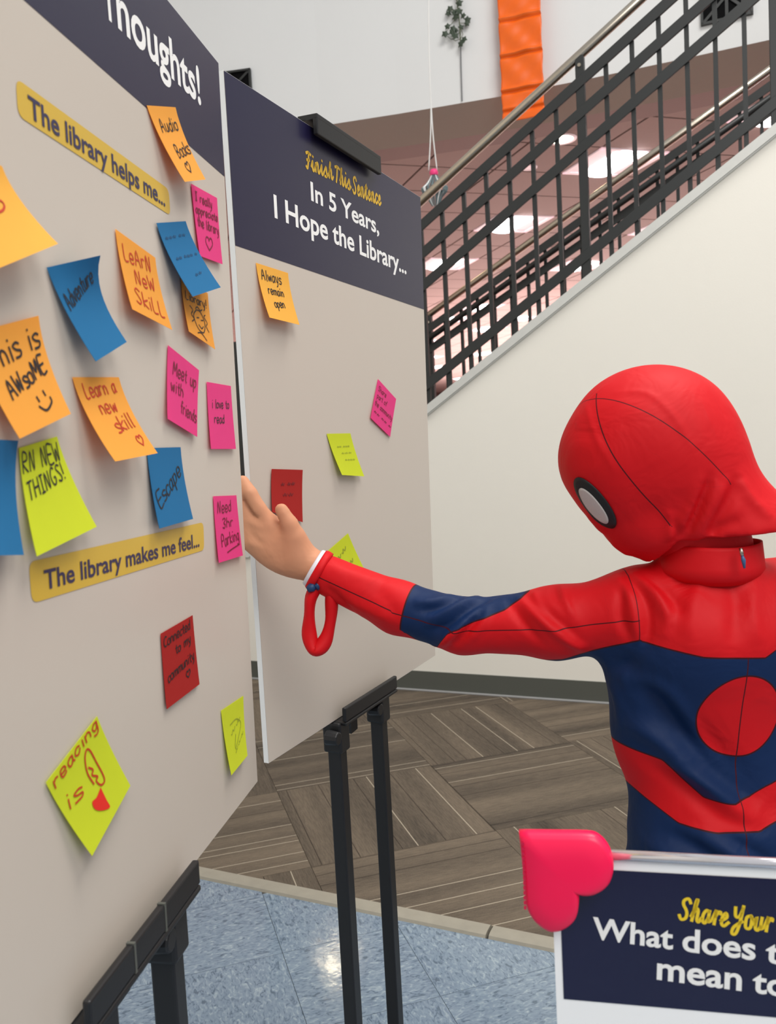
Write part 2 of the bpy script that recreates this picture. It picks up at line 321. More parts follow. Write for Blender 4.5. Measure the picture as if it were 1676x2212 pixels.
# ------------------------------------------------------------------ knee wall with sloped cap, baseboard
SL = .658
def capz(s): return 1.438+SL*(s+.302)
mb = MB(); sA, sB = -2.1, 2.6
poly = [(sA, 0), (sB, 0), (sB, capz(sB)-.03), (-1.38, capz(-1.38)-.03), (sA, capz(-1.38)-.03)]
n = len(poly); v = [W(s, z, o) for o in (0, .12) for s, z in poly]
mb.add(v, [tuple(range(n)), tuple(range(2*n-1, n-1, -1))]+[(i, i+n, (i+1) % n+n, (i+1) % n) for i in range(n)])
tag(mb.build('wall_stair', M_wall), kind='structure')
mb = MB(); mb.vbox(W(-1.38, capz(-1.38)-.022, .055), W(sB, capz(sB)-.022, .055), Z, .044, .15)
mb.vbox(W(-1.38, capz(-1.38)-.045, .055), W(sB, capz(sB)-.045, .055), Z, .012, .135)
mb.vbox(W(sA, capz(-1.38)-.022, .055), W(-1.38, capz(-1.38)-.022, .055), Z, .044, .15)
tag(mb.build('trim_3', M_cap), kind='structure')
mb = MB(); mb.vbox(W(sA, .054, -.004), W(sB, .054, -.004), Z, .096, .008); bb = tag(mb.build('baseboard_stair', M_base), kind='structure')
mb = MB(); mb.vbox(W(sA, .005, -.010), W(sB, .005, -.010), Z, .010, .018); bevel(mb.build('baseboard_toe', M_basetoe, bb), .004)
# stair flight behind the knee wall
mb = MB()
for k in range(16):
    s = -1.0+.27*k; z = .178*(k+1); mb.box(W(s+.135, z/2, .70), uw*.135, nb*.55, Z*z/2)
tag(mb.build('staircase', mat('stair_carpet', (110, 80, 78), .9, noise=.1)), 'carpeted stair flight behind the white sloping wall', 'stairs', kind='structure')
mb = MB(); fz = lambda s: 2.54+.536*s
poly = [(-1.4, 0), (2.6, 0), (2.6, fz(2.6)-1.06), (-1.4, fz(-1.4)-1.06)]
v = [W(s, z, o) for o in (1.34, 1.46) for s, z in poly]
mb.add(v, [(0, 1, 2, 3), (7, 6, 5, 4)]+[(i, i+4, (i+1) % 4+4, (i+1) % 4) for i in range(4)])
tag(mb.build('wall_stair_far', M_wall), kind='structure')
# ------------------------------------------------------------------ railings
def railing(label, zf, off, rails, s0, s1, posts, bal, hand, newel, tube=None, foot=None):
    root = thing('stair_railing', label, 'railing', W(posts[0], zf(posts[0])+rails[-1], off))
    up = Z
    mb = MB(); a, b = W(s0, zf(s0)-.022, off-.0), W(s1, zf(s1)-.022, off); mb.tube([a, b], .0215, 16)
    mb.build('handrail', M_steel, root, True)
    for r in rails:
        mb = MB(); mb.vbox(W(s0, zf(s0)+r, off-.018), W(s1, zf(s1)+r, off-.018), Z, .054, .012)
        o = mb.build('rail', M_black, root); bevel(o, .0015, 1)
    for s in posts:
        mb = MB(); mb.box(W(s, (zf(s)-.03+zf(s)+rails[-1]-.045)/2, off), uw*.019, nb*.019, Z*(-.03-rails[-1]+.05)/2)
        o = mb.build('post', M_black, root); bevel(o, .002, 1)
        mb = MB(); p = W(s, zf(s)-.072, off-.020); mb.tube([p, p-nb*.004], .008, 12); mb.build('bolt', M_steel, o)
    ss = bal
    for s in ss:
        mb = MB(); lo = zf(s)+rails[-1]; hi = zf(s)+rails[0]; mb.box(W(s, (lo+hi)/2, off-.002), uw*.0095, nb*.0095, Z*(hi-lo)/2)
        mb.build('baluster', M_black, root)
    if foot:
        for s in foot:
            mb = MB(); mb.box(W(s, zf(s)+rails[-1]-.04, off), uw*.011, nb*.011, Z*.07); mb.build('foot', M_black, root)
    if newel is not None:
        mb = MB(); z1 = zf(newel)+.125; z0 = z1-1.13; mb.box(W(newel, (z0+z1)/2, off), uw*.03, nb*.03, Z*(z1-z0)/2); bevel(mb.build('newel_post', M_black, root), .003, 1)
    if tube:
        mb = MB(); mb.tube([W(s0, zf(s0)+tube, off-.06), W(s1, zf(s1)+tube, off-.06)], .019, 12); mb.build('grab_rail', M_black, root, True)
    return root
bal = []
for seg0, seg1, nn in ((-1.32, -.194, 10), (.488, -.194, 6), (.488, 1.279, 7), (1.279, 2.07, 7)):
    for i in range(1, nn): bal.append(seg0+(seg1-seg0)*i/nn)
bal.append(-.194)
zf1 = lambda s: 2.977+.649*(s-.5)
railing('black stair railing nearest the viewer, on the white sloping wall', zf1, .055, [-.144, -.277, -.429, -.907, -1.03], -1.41, 2.4, [.488, 1.279, 2.07], sorted(bal), True, -1.413, foot=[-.194])
railing('farther black stair railing seen through the nearer one', fz, 1.40, [-.115, -.25, -.80, -.93], -1.3, 2.5, [-.78, 2.2], [-.78+.1125*i for i in range(-4, 26) if i], True, None, tube=-.19)
# ------------------------------------------------------------------ upper wall, soffit, lower ceiling
ZC = 3.5
edge = [on_z(x, y, ZC) for x, y in ((-900, 420), (300, 322), (693, 272), (860, 246), (1077, 209), (1271, 170.4), (1476, 127), (1676, 83), (2400, -95))]
def offs(pts, d):                              # push outward (away from camera)
    out = []
    for i in range(len(pts)):
        t = pts[min(i+1, len(pts)-1)]-pts[max(i-1, 0)]; nrm = np.array([-t[1], t[0], 0]); nrm /= np.linalg.norm(nrm); out.append(pts[i]+nrm*d)
    return out
def strip(mb, a, b):
    v = list(a)+list(b); n = len(a); mb.add(v, [(i, i+1, n+i+1, n+i) for i in range(n-1)])
back = offs(edge, .14)
mb = MB(); top = [q+Z*4.2 for q in edge]; topb = [q+Z*4.2 for q in back]; backu = [q+Z*.0 for q in back]
strip(mb, edge, top); strip(mb, topb, backu); strip(mb, top, topb)
tag(mb.build('wall_upper', M_upper, smooth=False), kind='structure')
s1 = [q-Z*.10 for q in offs(edge, .34)]; s2 = [q-Z*.10 for q in offs(edge, .60)]
mb = MB(); strip(mb, [q for q in edge], s1); strip(mb, [q+Z*.02 for q in s1][::-1], [q+Z*.03 for q in edge][::-1])
tag(mb.build('trim_4', M_plaster, smooth=False), kind='structure')
mb = MB(); strip(mb, s1, s2); strip(mb, [q+Z*.05 for q in s2], [q+Z*.05 for q in s1])
tag(mb.build('trim_5', M_plaster2), kind='structure')
# ceiling: grid slab with separate tiles; fixtures take tile cells
ZT = ZC-.08
A4 = math.radians(17.5); ca = np.array([math.cos(A4), math.sin(A4), 0]); cb = np.array([-math.sin(A4), math.cos(A4), 0]); CS = .61
C0 = on_z(976.8, 298, ZT)
far = [q+Z*(ZT-q[2]+.028) for q in s2]
mb = MB(); e2 = [np.array([q[0], q[1], ZT+.012]) for q in s2]; fr2 = [q+np.array([q[0]*2.2+2, 36, 0]) for q in e2]
strip(mb, e2, fr2); strip(mb, [q+Z*.1 for q in fr2], [q+Z*.1 for q in e2])
ceil = tag(mb.build('ceiling', M_grid), kind='structure')
def cell_of(p): q = np.asarray(p)-C0; return int(math.floor(q@ca/CS)), int(math.floor(q@cb/CS))
fix = {}
for x, y in ((1272, 366), (1085, 492), (935, 572), (1368, 503), (1208, 578), (985, 684), (1082, 660), (1150, 740), (955, 770), (1040, 762), (1010, 815), (935, 790), (1290, 640), (1500, 505), (1600, 420), (1650,250), (1060,712), (940,735), (1120,690)):
    fix[cell_of(on_z(x, y, ZT))] = 1
near_t = []; far_t = MB()
def edge_y(x):                                  # y of the plaster edge at x
    for i in range(len(s2)-1):
        if s2[i][0] <= x <= s2[i+1][0]:
            t = (x-s2[i][0])/(s2[i+1][0]-s2[i][0]); return s2[i][1]+t*(s2[i+1][1]-s2[i][1])
    return s2[-1][1] if x > s2[-1][0] else s2[0][1]
for i in range(-22, 62):
    for j in range(-14, 56):
        c = C0+ca*CS*(i+.5)+cb*CS*(j+.5); hs = CS/2-.010
        if (i, j) in fix or c[1] > 36: continue
        poly = [c-ca*hs-cb*hs, c+ca*hs-cb*hs, c+ca*hs+cb*hs, c-ca*hs+cb*hs]
        if max(q[1]-edge_y(q[0]) for q in poly) < 0: continue
        if min(q[1]-edge_y(q[0]) for q in poly) < 0:
            k = int(np.argmin([abs(c[0]-q[0]) for q in s2])); k0, k1 = max(k-1, 0), min(k+1, len(s2)-1)
            a, b = (s2[k], s2[k1]) if c[0] > s2[k][0] and k1 > k else (s2[k0], s2[k])
            t = b-a; nn = np.array([-t[1], t[0], 0]); poly = clip_poly(poly, np.array([a[0], a[1], c[2]]), nn/np.linalg.norm(nn))
            if len(poly) < 3: continue
        px = [project(q) for q in poly]
        vis = max(p[0] for p in px) > 850 and min(p[0] for p in px) < 1720 and c[1] < 16 and max(p[1] for p in px) > 150
        if vis:
            o = MB(); slab(o, [q-c for q in poly], ZT-.000, ZT+.010); o = obj('ceiling_tile', o.v, o.f, M_ceil); o.location = (c[0], c[1], 0); o.parent = ceil
        elif -6 < px[0][0]/1000 < 6: slab(far_t, poly, ZT, ZT+.010)
tag(far_t.build('ceiling_tiles_far', M_ceil, ceil), kind='stuff')
idx = 0; used_l = set()
for (i, j) in sorted(fix):
    c = C0+ca*CS*(i+.5)+cb*CS*(j+.5); c[2] = ZT; idx += 1
    px = project(c)
    near_ = [(abs(px[0]-q[0])+abs(px[1]-q[1]), q[2]) for q in ((1272, 366, 'largest glowing square ceiling light, behind the tall railing post'), (1085, 492, 'second largest glowing square ceiling light, left of the tall railing post'),
        (935, 572, 'square ceiling light next to the right edge of the second board'), (1368, 503, 'square ceiling light low against the stair cap, right of the tall post'), (1208, 578, 'square ceiling light near the foot of the tall railing post'),
        (1290, 640, 'square ceiling light hidden below the stair cap'), (1600, 420, 'square ceiling light beyond the upper end of the railing'))]
    near_.sort(); lab_ = near_[0][1] if near_[0][0] < 70 and near_[0][1] not in used_l else 'small distant square ceiling light seen low through both stair railings'; used_l.add(lab_)
    root = thing('ceiling_light', lab_, 'ceiling light', c, 'square lights in the lower ceiling')
    h = CS/2-.004; mb = MB()
    for sx, sy, lx, ly in ((0, 1, h, .02), (0, -1, h, .02), (1, 0, .02, h), (-1, 0, .02, h)):
        mb.box(c+ca*sx*(h-.02)+cb*sy*(h-.02)-Z*.002, ca*lx, cb*ly, Z*.006)
    mb.build('frame', M_trof, root)
    mb = MB(); q = .285; r_ = .13; dz = Z*.008
    P4 = [c+ca*a*q+cb*b*q+dz for a, b in ((-1, -1), (1, -1), (1, 1), (-1, 1))]; Q4 = [c+ca*a*r_+cb*b*q+dz*.4 for a, b in ((-1, -1), (1, -1), (1, 1), (-1, 1))]
    mb.add(P4+Q4, [(0, 4, 7, 3), (5, 1, 2, 6)]); mb.build('reflector', M_trof, root)
    mb = MB(); n = 10; rows = []
    for k in range(n+1):
        a = math.pi*k/n; rows.append((-math.cos(a)*r_, math.sin(a)*.03))
    v = [c+ca*x-Z*(z)+cb*s*q+dz*.5 for s in (-1, 1) for x, z in rows]
    mb.add(v, [(k, k+1, n+2+k, n+1+k) for k in range(n)]); mb.build('diffuser', M_lamp, root, True)
def downlight(p, lab, m, r=.085):
    root = thing('downlight', lab, 'downlight', p); mb = MB()
    n = 24; v = []; f = []
    for rr, z in ((r*1.3, 0), (r*1.25, -.008), (r, -.006), (r*.8, .02)):
        v += [np.array([p[0]+rr*math.cos(2*math.pi*k/n), p[1]+rr*math.sin(2*math.pi*k/n), p[2]+z]) for k in range(n)]
    for a in range(3): f += [(a*n+k, a*n+(k+1) % n, (a+1)*n+(k+1) % n, (a+1)*n+k) for k in range(n)]
    mb.add(v, f); mb.build('trim_ring', M_trof, root, True)
    mb = MB(); mb.add([np.array([p[0]+r*.95*math.cos(2*math.pi*k/n), p[1]+r*.95*math.sin(2*math.pi*k/n), p[2]-.004]) for k in range(n)], [tuple(range(n))]); mb.build('lens', m, root)
downlight(on_z(1213, 300, ZT)-Z*.001, 'small round warm downlight glowing beside the tall railing post', M_warm)
downlight(on_z(1143, 361, ZT)-Z*.001, 'small round unlit fitting in the lower ceiling left of the bright light', M_trof, .05)
pt = np.array([-.70, 7.45, ZT-.001])
downlight(pt, 'round warm downlight hidden behind the boards, mirrored in the blue floor', M_warm, .15)
# far room: pink floor and wall placed to bounce light onto the ceiling
mb = MB(); q0 = W(-30, 0, 1.6); q1 = W(30, 0, 1.6); slab(mb, [q0, q1, q1+np.array([10, 50, 0]), q0+np.array([-10, 50, 0])], -.1, 0.0)
tag(mb.build('floor_far', M_fg), kind='structure')
mb = MB(); mb.box((10, 41.5, 1.8), (45, 0, 0), (0, .1, 0), (0, 0, 2)); tag(mb.build('wall_back', M_farwall), kind='structure')
area('far_room_glow', (7, 21, .6), (7, 21.0, 3.4), 13, 2300, (1.0, .76, .73), 16)  # unseen upward lamp, added to light the far ceiling pink
area('near_room_glow', (3.5, 10, .4), (3.5, 10.0, 3.4), 6, 55, (1.0, .98, .95), 5)  # unseen upward lamp, added to brighten the nearer part of the lower ceiling
# ------------------------------------------------------------------ square openings in the upper wall
def wall_pt(x, y):
    best = None
    for i in range(len(edge)-1):
        a, b = edge[i], edge[i+1]; t = b-a; nn = np.array([t[1], -t[0], 0]); nn /= np.linalg.norm(nn)
        P = on_plane(x, y, a, nn); s = np.dot(P-a, t)/np.dot(t, t)
        if -.001 <= s <= 1.001: return P, t/np.linalg.norm(t), nn
    return P, t/np.linalg.norm(t), nn
for (xa, ya, xb, yb, lab) in ((455, 158, 543, 236, 'dark square wall opening with crossed bars above the second board'), (1517, -58, 1622, 43, 'dark square wall opening with crossed bars behind the top of the railing')):
    Pa, t, nn = wall_pt((xa+xb)/2, (ya+yb)/2); Pb = on_plane(xa, (ya+yb)/2, Pa, nn); Pc = on_plane(xb, (ya+yb)/2, Pa, nn); hw = np.linalg.norm(Pc-Pb)/2
    hh = np.linalg.norm(on_plane((xa+xb)/2, ya, Pa, nn)-on_plane((xa+xb)/2, yb, Pa, nn))/2; c = (Pb+Pc)/2
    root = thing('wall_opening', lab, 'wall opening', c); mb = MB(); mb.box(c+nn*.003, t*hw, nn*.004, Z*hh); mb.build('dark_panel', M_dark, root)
    mb = MB()
    for s in (-1, 1):
        mb.box(c+nn*.012+Z*s*hh, t*(hw+.006), nn*.012, Z*.007); mb.box(c+nn*.012+t*s*hw, t*.007, nn*.012, Z*(hh+.006))
    mb.build('frame', M_black, root)
    for s in (-1, 1):
        mb = MB(); mb.bar(c+nn*.012-t*hw*.97-Z*hh*s*.97, c+nn*.012+t*hw*.97+Z*hh*s*.97, Z,   .016, .01); mb.build('cross_bar', M_black, root)
    mb = MB(); mb.bar(c+nn*.010-Z*hh*.97, c+nn*.010+Z*hh*.97, t, .018, .008); mb.build('upright_bar', M_black, root)
# ------------------------------------------------------------------ orange banner
Pa, bt, bn = wall_pt(1125, 100)
bL = on_plane(1079, 100, Pa+bn*.10, bn); bR = on_plane(1171, 100, Pa+bn*.10, bn); bw = np.linalg.norm(bR-bL)
zb = on_plane(1125, 258, Pa+bn*.10, bn)[2]; zt = on_plane(1125, -120, Pa+bn*.1, bn)[2]
nu, nv = 26, 130; v = []; f = []
fold = [on_plane(1125, y, Pa+bn*.1, bn)[2] for y in (33, 112, 190, 232)]
for j in range(nv+1):
    z = zt+(zb-zt)*j/nv
    d = 0
    for fz_ in fold+[zt-.1]:
        dz = fz_-z; d += .018*math.exp(-(dz/.010)**2)*(1 if dz < 0 else .25) - .014*math.exp(-((dz-.012)/.010)**2)
    for i in range(nu+1):
        u = i/nu; q = bL+(bR-bL)*u; q = q+Z*(z-q[2])+bn*(d+.005*math.sin(3.1*u*2+z*6)*math.sin(z*17+u*3)+.0025*math.sin(z*31+u*9)+.002*math.sin(z*57-u*14))
        q = q+bt*(.0022*math.sin(z*33))*(1 if u > .5 else -1)*abs(u-.5)*2
        v.append(q)
for j in range(nv):
    for i in range(nu): k = j*(nu+1)+i; f.append((k, k+1, k+nu+2, k+nu+1))
bo = obj('banner', v, f, mat('orange_satin', (255, 112, 20), .42, noise=.05, nscale=12, trans=.15), smooth=True)
so = bo.modifiers.new('thick', 'SOLIDIFY'); so.thickness = .0015
tag(bo, 'long bright orange cloth banner with horizontal folds hanging before the upper wall', 'banner')
# ------------------------------------------------------------------ ivy and the grey line below it
ivp, it_, in_ = wall_pt(990, 60)
iv = lambda x, y, o=.03: on_plane(x, y, ivp+in_*o, in_)
root = thing('ivy_vine', 'sprig of dark green artificial ivy hanging on the white upper wall', 'plant', iv(990, 100))
M_leaf = mat('ivy_leaf', (52, 66, 50), .55, noise=.25, nscale=40); M_stem = mat('ivy_stem', (86, 92, 66), .7); M_line = mat('grey_line', (120, 122, 125), .7)
mb = MB(); mb.tube([iv(982, -60), iv(985, -10), iv(990, 25), iv(993, 60), iv(995, 98)], .004, 6)
for a in (((990, 35), (972, 55), (966, 66)), ((992, 50), (1005, 50), (1012, 42)), ((993, 70), (975, 86), (962, 74)), ((994, 60), (1000, 74), (995, 84)), ((990, 20), (976, 22), (972, 20)), ((994, 84), (984, 88), (976, 84))):
    mb.tube([iv(*p) for p in a], .002, 5)
mb.build('stem', M_stem, root)
leaves = [(991, 6, 12), (972, 18, 11), (968, 28, 9), (980, 26, 9), (992, 23, 11), (984, 35, 12), (1000, 33, 9), (1010, 41, 11), (1008, 50, 9), (966, 56, 10), (978, 61, 11), (995, 58, 9), (961, 72, 11), (976, 68, 10), (983, 76, 11), (1002, 84, 10), (995, 93, 11), (985, 66, 7), (990, -14, 11), (978, -25, 11), (998, -30, 11)]
for x, y, s in leaves:
    c = iv(x, y, .03+random.uniform(0, .03)); r = s*.5/F_PX*5.9*1.5; a0 = random.uniform(-.9, .9)
    out = [(0, 1.1), (.45, .5), (1, .45), (.6, -.1), (.55, -.7), (0, -.45), (-.55, -.7), (-.6, -.1), (-1, .45), (-.45, .5)]
    tl = random.uniform(-.5, .5); P = []
    for px_, py_ in out:
        X = px_*math.cos(a0)-py_*math.sin(a0); Y = px_*math.sin(a0)+py_*math.cos(a0); P.append(c+it_*X*r-Z*Y*r+in_*(X*tl*r-.25*abs(px_)*r))
    P.append(c+in_*r*.12); n = len(out); mb = MB(); mb.add(P, [(i, (i+1) % n, n) for i in range(n)]); o = mb.build('leaf', M_leaf, root)
    so = o.modifiers.new('t', 'SOLIDIFY'); so.thickness = .0012
mb = MB(); mb.tube([iv(995, 96, .02), iv(996, 150, .012), iv(998, 218, .01)], .0045, 6)
tag(mb.build('wall_line', M_line, None), 'thin grey line running down the upper wall below the ivy', 'cord')  # thin grey tube drawn as a line down the wall
# ------------------------------------------------------------------ hanging paper ornament with ribbons
D = 5.0
root = thing('hanging_ornament', 'pleated grey and orange paper ornament with pink top hanging behind the handrail', 'ornament', at(938, 385, D))
M_pinkc = mat('pink_cap', (240, 60, 130), .5); M_gr = mat('teal_grey_paper', (112, 130, 134), .5, trans=.15); M_or = mat('orange_paper', (230, 104, 60), .5); M_wh = mat('white_paper', (225, 228, 228), .5)
c = at(937, 372, D); k = D/F_PX*1.1
mb = MB(); n = 14; prof = [(0, 10), (6, 8), (9, 2), (7, -3)]
v = []; f = []
for r, z in prof: v += [c+np.array([r*k*math.cos(2*math.pi*i/n), r*k*math.sin(2*math.pi*i/n), (z-3)*k]) for i in range(n)]
for a in range(3): f += [(a*n+i, a*n+(i+1) % n, (a+1)*n+(i+1) % n, (a+1)*n+i) for i in range(n)]
mb.add(v, f); mb.build('cap', M_pinkc, root, True)
nf = 16
for i in range(nf):
    a = 2*math.pi*i/nf; a2 = 2*math.pi*(i+.55)/nf; am = (a+a2)/2; pr = [(5, -6), (9, -14), (15, -23), (23, -31), (21, -38), (13, -48), (9, -58), (6, -64)]
    v = []; f = []
    for r, z in pr:
        v += [c+np.array([r*k*math.cos(a), r*k*math.sin(a), z*k]), c+np.array([1.16*r*k*math.cos(am), 1.16*r*k*math.sin(am), z*k]), c+np.array([r*k*math.cos(a2), r*k*math.sin(a2), z*k])]
    for j in range(len(pr)-1): f += [(3*j, 3*j+1, 3*j+4, 3*j+3), (3*j+1, 3*j+2, 3*j+5, 3*j+4)]
    o = obj('fin', v, f, (M_gr, M_or, M_gr, M_wh)[i % 4] if i % 2 == 0 else (M_wh if i % 4 == 1 else M_gr), root); so = o.modifiers.new('t', 'SOLIDIFY'); so.thickness = .001
M_rib = mat('white_ribbon', (238, 238, 236), .4, trans=.2)
for pts in (((925, -60), (926, 60), (928, 150), (931, 225), (936, 300), (944, 368)), ((931, 225), (930, 290), (926, 368))):
    mb = MB(); mb.tube(smooth_path([at(x, y, D) for x, y in pts], 4), .0042, 6); mb.build('ribbon', M_rib, root, True)

# ------------------------------------------------------------------ poster boards
class Plane:
    def __init__(s, TL, w_, up_, wid, hgt):
        s.TL, s.w, s.up, s.wid, s.h = TL, w_, up_, wid, hgt; s.TR = TL+w_*wid
        s.n = np.cross(s.w, s.up); s.n /= np.linalg.norm(s.n); s.n = -s.n if np.dot(s.n, EYE-s.TL) < 0 else s.n
        s.M = np.linalg.inv(np.array([s.w, s.up, s.n]).T)
    def uv(s, x, y, lift=0):
        P = s.M@(on_plane(x, y, s.TL+s.n*lift, s.n)-s.TL); return P[0], -P[1]
    def p(s, u, v, l=0): return s.TL+s.w*u-s.up*v+s.n*l
wA = np.array([.1598, .9872, .0009]); dAx = np.array([-.0125, .003, -.9999]); HA = .914*.965; WA = .61*.965
BA = Plane(np.array([-.1735, 1.0471, 1.7155])-wA*WA, wA, -dAx, WA, HA)
def from_quad(c, hgt):                       # flat board whose four corners are seen at these pixels
    rs = [ray(*q) for q in c]; u_, s_, v_ = np.linalg.svd(np.array([rs[0], -rs[1], rs[2], -rs[3]]).T); l = v_[3]*np.sign(v_[3][0])
    P = [l[i]*rs[i] for i in range(4)]; k = hgt/np.linalg.norm(P[3]-P[0]); P = [EYE+q*k for q in P]; ww = P[1]-P[0]; hh = P[0]-P[3]
    return Plane(P[0], ww/np.linalg.norm(ww), hh/np.linalg.norm(hh), np.linalg.norm(ww), np.linalg.norm(hh))
BB = from_quad([(482, 151), (907.5, 426), (940, 1416), (580, 1649)], .914*1.02)
def board(name, label, bd, bandv):
    c = bd.p(bd.wid/2, bd.h, -.0025)
    root = thing(name, label, 'poster board', c); T = .0078
    mb = MB(); mb.box(bd.p(bd.wid/2, bd.h/2, -T/2), bd.w*bd.wid/2, bd.up*bd.h/2, bd.n*T/2); o = mb.build('foam_core', M_foam, root)
    mb = MB(); mb.add([bd.p(0.0004, .0004, .0003), bd.p(bd.wid-.0004, .0004, .0003), bd.p(bd.wid-.0004, bd.h-.0004, .0003), bd.p(.0004, bd.h-.0004, .0003)], [(0, 3, 2, 1)]); mb.build('printed_face', M_board, root)
    mb = MB(); mb.add([bd.p(0.0006, .0006, .0006), bd.p(bd.wid-.0006, .0006, .0006), bd.p(bd.wid-.0006, bandv[1], .0006), bd.p(.0006, bandv[0], .0006)], [(0, 3, 2, 1)]); mb.build('header_band', M_navy, root)
    return root
bu = BA.uv(488, 385); vA = bu[1]; bu2 = BB.uv(700, 600); vB = (BB.uv(506, 525)[1]+BB.uv(916, 672)[1])/2
boardA = board('poster_board', 'large nearest grey poster board full of sticky notes, navy header cut off at top', BA, (vA, vA))
boardB = board('poster_board', 'second grey poster board with few notes, headed In 5 Years, I Hope the Library', BB, (vB, vB))
def print_text(bd, text, pl, pr, ptop, m, root, name, bold=.012, lift=.0009, fit=None):
    """upright print: left/right baseline pixels and a pixel at cap-top of the first letter"""
    cu = bpy.data.curves.new('t', 'FONT'); cu.body = text; cu.offset = bold; cu.resolution_u = 4
    o = bpy.data.objects.new('t', cu); C.objects.link(o); bpy.context.view_layer.update()
    dg = bpy.context.evaluated_depsgraph_get(); me = bpy.data.meshes.new_from_object(o.evaluated_get(dg)); n = len(me.vertices)
    co = np.zeros(n*3); me.vertices.foreach_get('co', co); co = co.reshape(-1, 3); faces = [tuple(p.vertices) for p in me.polygons]
    bpy.data.objects.remove(o); bpy.data.curves.remove(cu); bpy.data.meshes.remove(me)
    a = np.array(bd.uv(*pl)); b = np.array(bd.uv(*pr)); t = np.array(bd.uv(*ptop)); x0, x1 = co[:, 0].min(), co[:, 0].max(); cap = .729
    if fit: b = a+(b-a)*1.0
    d = (b-a)/(x1-x0); hh = (t-a)-(b-a)*((t-a)@(b-a))/((b-a)@(b-a)); hh = hh/cap
    v = [bd.p(*(a+d*(q[0]-x0)+hh*q[1]), lift) for q in co]
    return obj(name, v, faces, m, root)
# header A: "... Thoughts!"
a_ = BA.uv(262, 62); b_ = BA.uv(432, 224)
print_text(BA, 'houghts!', (253, 58), (433, 227), (253, -40), M_white, boardA, 'header_lettering', .02)
print_text(BA, 'T', (222, 30), (250, 56), (222, -80), M_white, boardA, 'header_lettering', .02)
print_text(BB, 'In 5 Years,', (671, 432), (818, 506), (669, 390), M_white, boardB, 'header_lettering', .02)
print_text(BB, 'I Hope the Library...', (592, 469), (877, 592), (586, 416), M_white, boardB, 'header_lettering', .02)
mb = MB()
for tx, a, b, top in (('Finish', (660, 362), (718, 388), (657, 324)), ('This', (722, 392), (757, 410), (722, 356)), ('Sentence', (762, 417), (822, 444), (762, 380))):
    A_, B_, T_ = np.array(BB.uv(*a)), np.array(BB.uv(*b)), np.array(BB.uv(*top)); write(mb, BB.p, tx, A_, B_, np.linalg.norm(T_-A_)*.95, .0021, CURS, .15, .001, 0)
mb.build('script_lettering', M_gold, boardB)
def label_on(bd, root, corners, text, pl, pr, pt):
    q = [bd.uv(*c) for c in corners]; u0 = (q[0][0]+q[3][0])/2; u1 = (q[1][0]+q[2][0])/2
    v = []; r = .008; cn = [np.array(c) for c in q]; out = []
    for i in range(4):
        p, a, b = cn[i], cn[i-1], cn[(i+1) % 4]; da = (a-p)/np.linalg.norm(a-p)*r; db = (b-p)/np.linalg.norm(b-p)*r
        for k in range(6):
            t = k/5; out.append(p+da*(1-t)**2+db*t*t)
    obj('printed_label', [bd.p(*c, .0007) for c in out], [tuple(range(len(out)))], M_gold2, root)
    print_text(bd, text, pl, pr, pt, M_ink, root, 'label_lettering', .018, .0011)
label_on(BA, boardA, [(32, 168), (363, 409), (367, 466), (37, 250)], 'The library helps me...', (60, 252), (355, 446), (54, 200))
label_on(BA, boardA, [(60, 1214), (438, 1128), (440, 1188), (67, 1304)], 'The library makes me feel...', (94, 1274), (429, 1180), (88, 1231))

# ------------------------------------------------------------------ sticky notes
gA, gB = 'sticky notes on the near board', 'sticky notes on the second board'
def note(bd, corners, lifts, col, label, lines, grp, curl=0, pen='k', half=.010, extra=None):
    """corners TL TR BR BL in pixels as seen, lifts in metres off the board"""
    foot = [np.array(bd.uv(*c, l)) for c, l in zip(corners, lifts)]
    def S(u, v, o=0):
        f_ = foot[0]*(1-u)*(1-v)+foot[1]*u*(1-v)+foot[2]*u*v+foot[3]*(1-u)*v
        l = (lifts[0]*(1-u)+lifts[1]*u)*(1-v)**3+(lifts[3]*(1-u)+lifts[2]*u)*v**1.6+.0016
        if curl: l += curl*math.sin(math.pi*v)*math.sin(math.pi*min(1, v*1.2))
        return bd.p(f_[0], f_[1], l+o)
    N = 10; v = []; f = []
    for j in range(N+1):
        for i in range(N+1): v.append(S(i/N, j/N))
    m = (N+1)**2
    for j in range(N+1):
        for i in range(N+1): v.append(S(i/N, j/N, -.0003))
    for j in range(N):
        for i in range(N):
            k = j*(N+1)+i; f += [(k, k+N+1, k+N+2, k+1), (m+k, m+k+1, m+k+N+2, m+k+N+1)]
    rim = [i for i in range(N+1)]+[(j+1)*(N+1)-1 for j in range(1, N+1)]+[N*(N+1)+i for i in range(N-1, -1, -1)]+[j*(N+1) for j in range(N-1, 0, -1)]
    base = len(v); v += [v[i] for i in rim]+[v[i+m] for i in rim]; R2 = len(rim)
    for i in range(R2): j2 = (i+1) % R2; f.append((base+i, base+j2, base+R2+j2, base+R2+i))
    o = obj('sticky_note', v, f, M_note[col], smooth=True); tag(o, label, 'sticky note', grp)
    mb = MB()
    for ln in lines:
        txt, a, b, h = ln[:4]; write(mb, S, txt, a, b, h, ln[4] if len(ln) > 4 else half, lift=.0005)
    for p in (extra or []): ribbon(mb, smooth_path(p) if len(p) > 2 else p, half, S, .0005)
    if mb.v: mb.build('handwriting', M_pen[pen], o)
    return o, S
L0, L1, L2 = .001, .008, .016
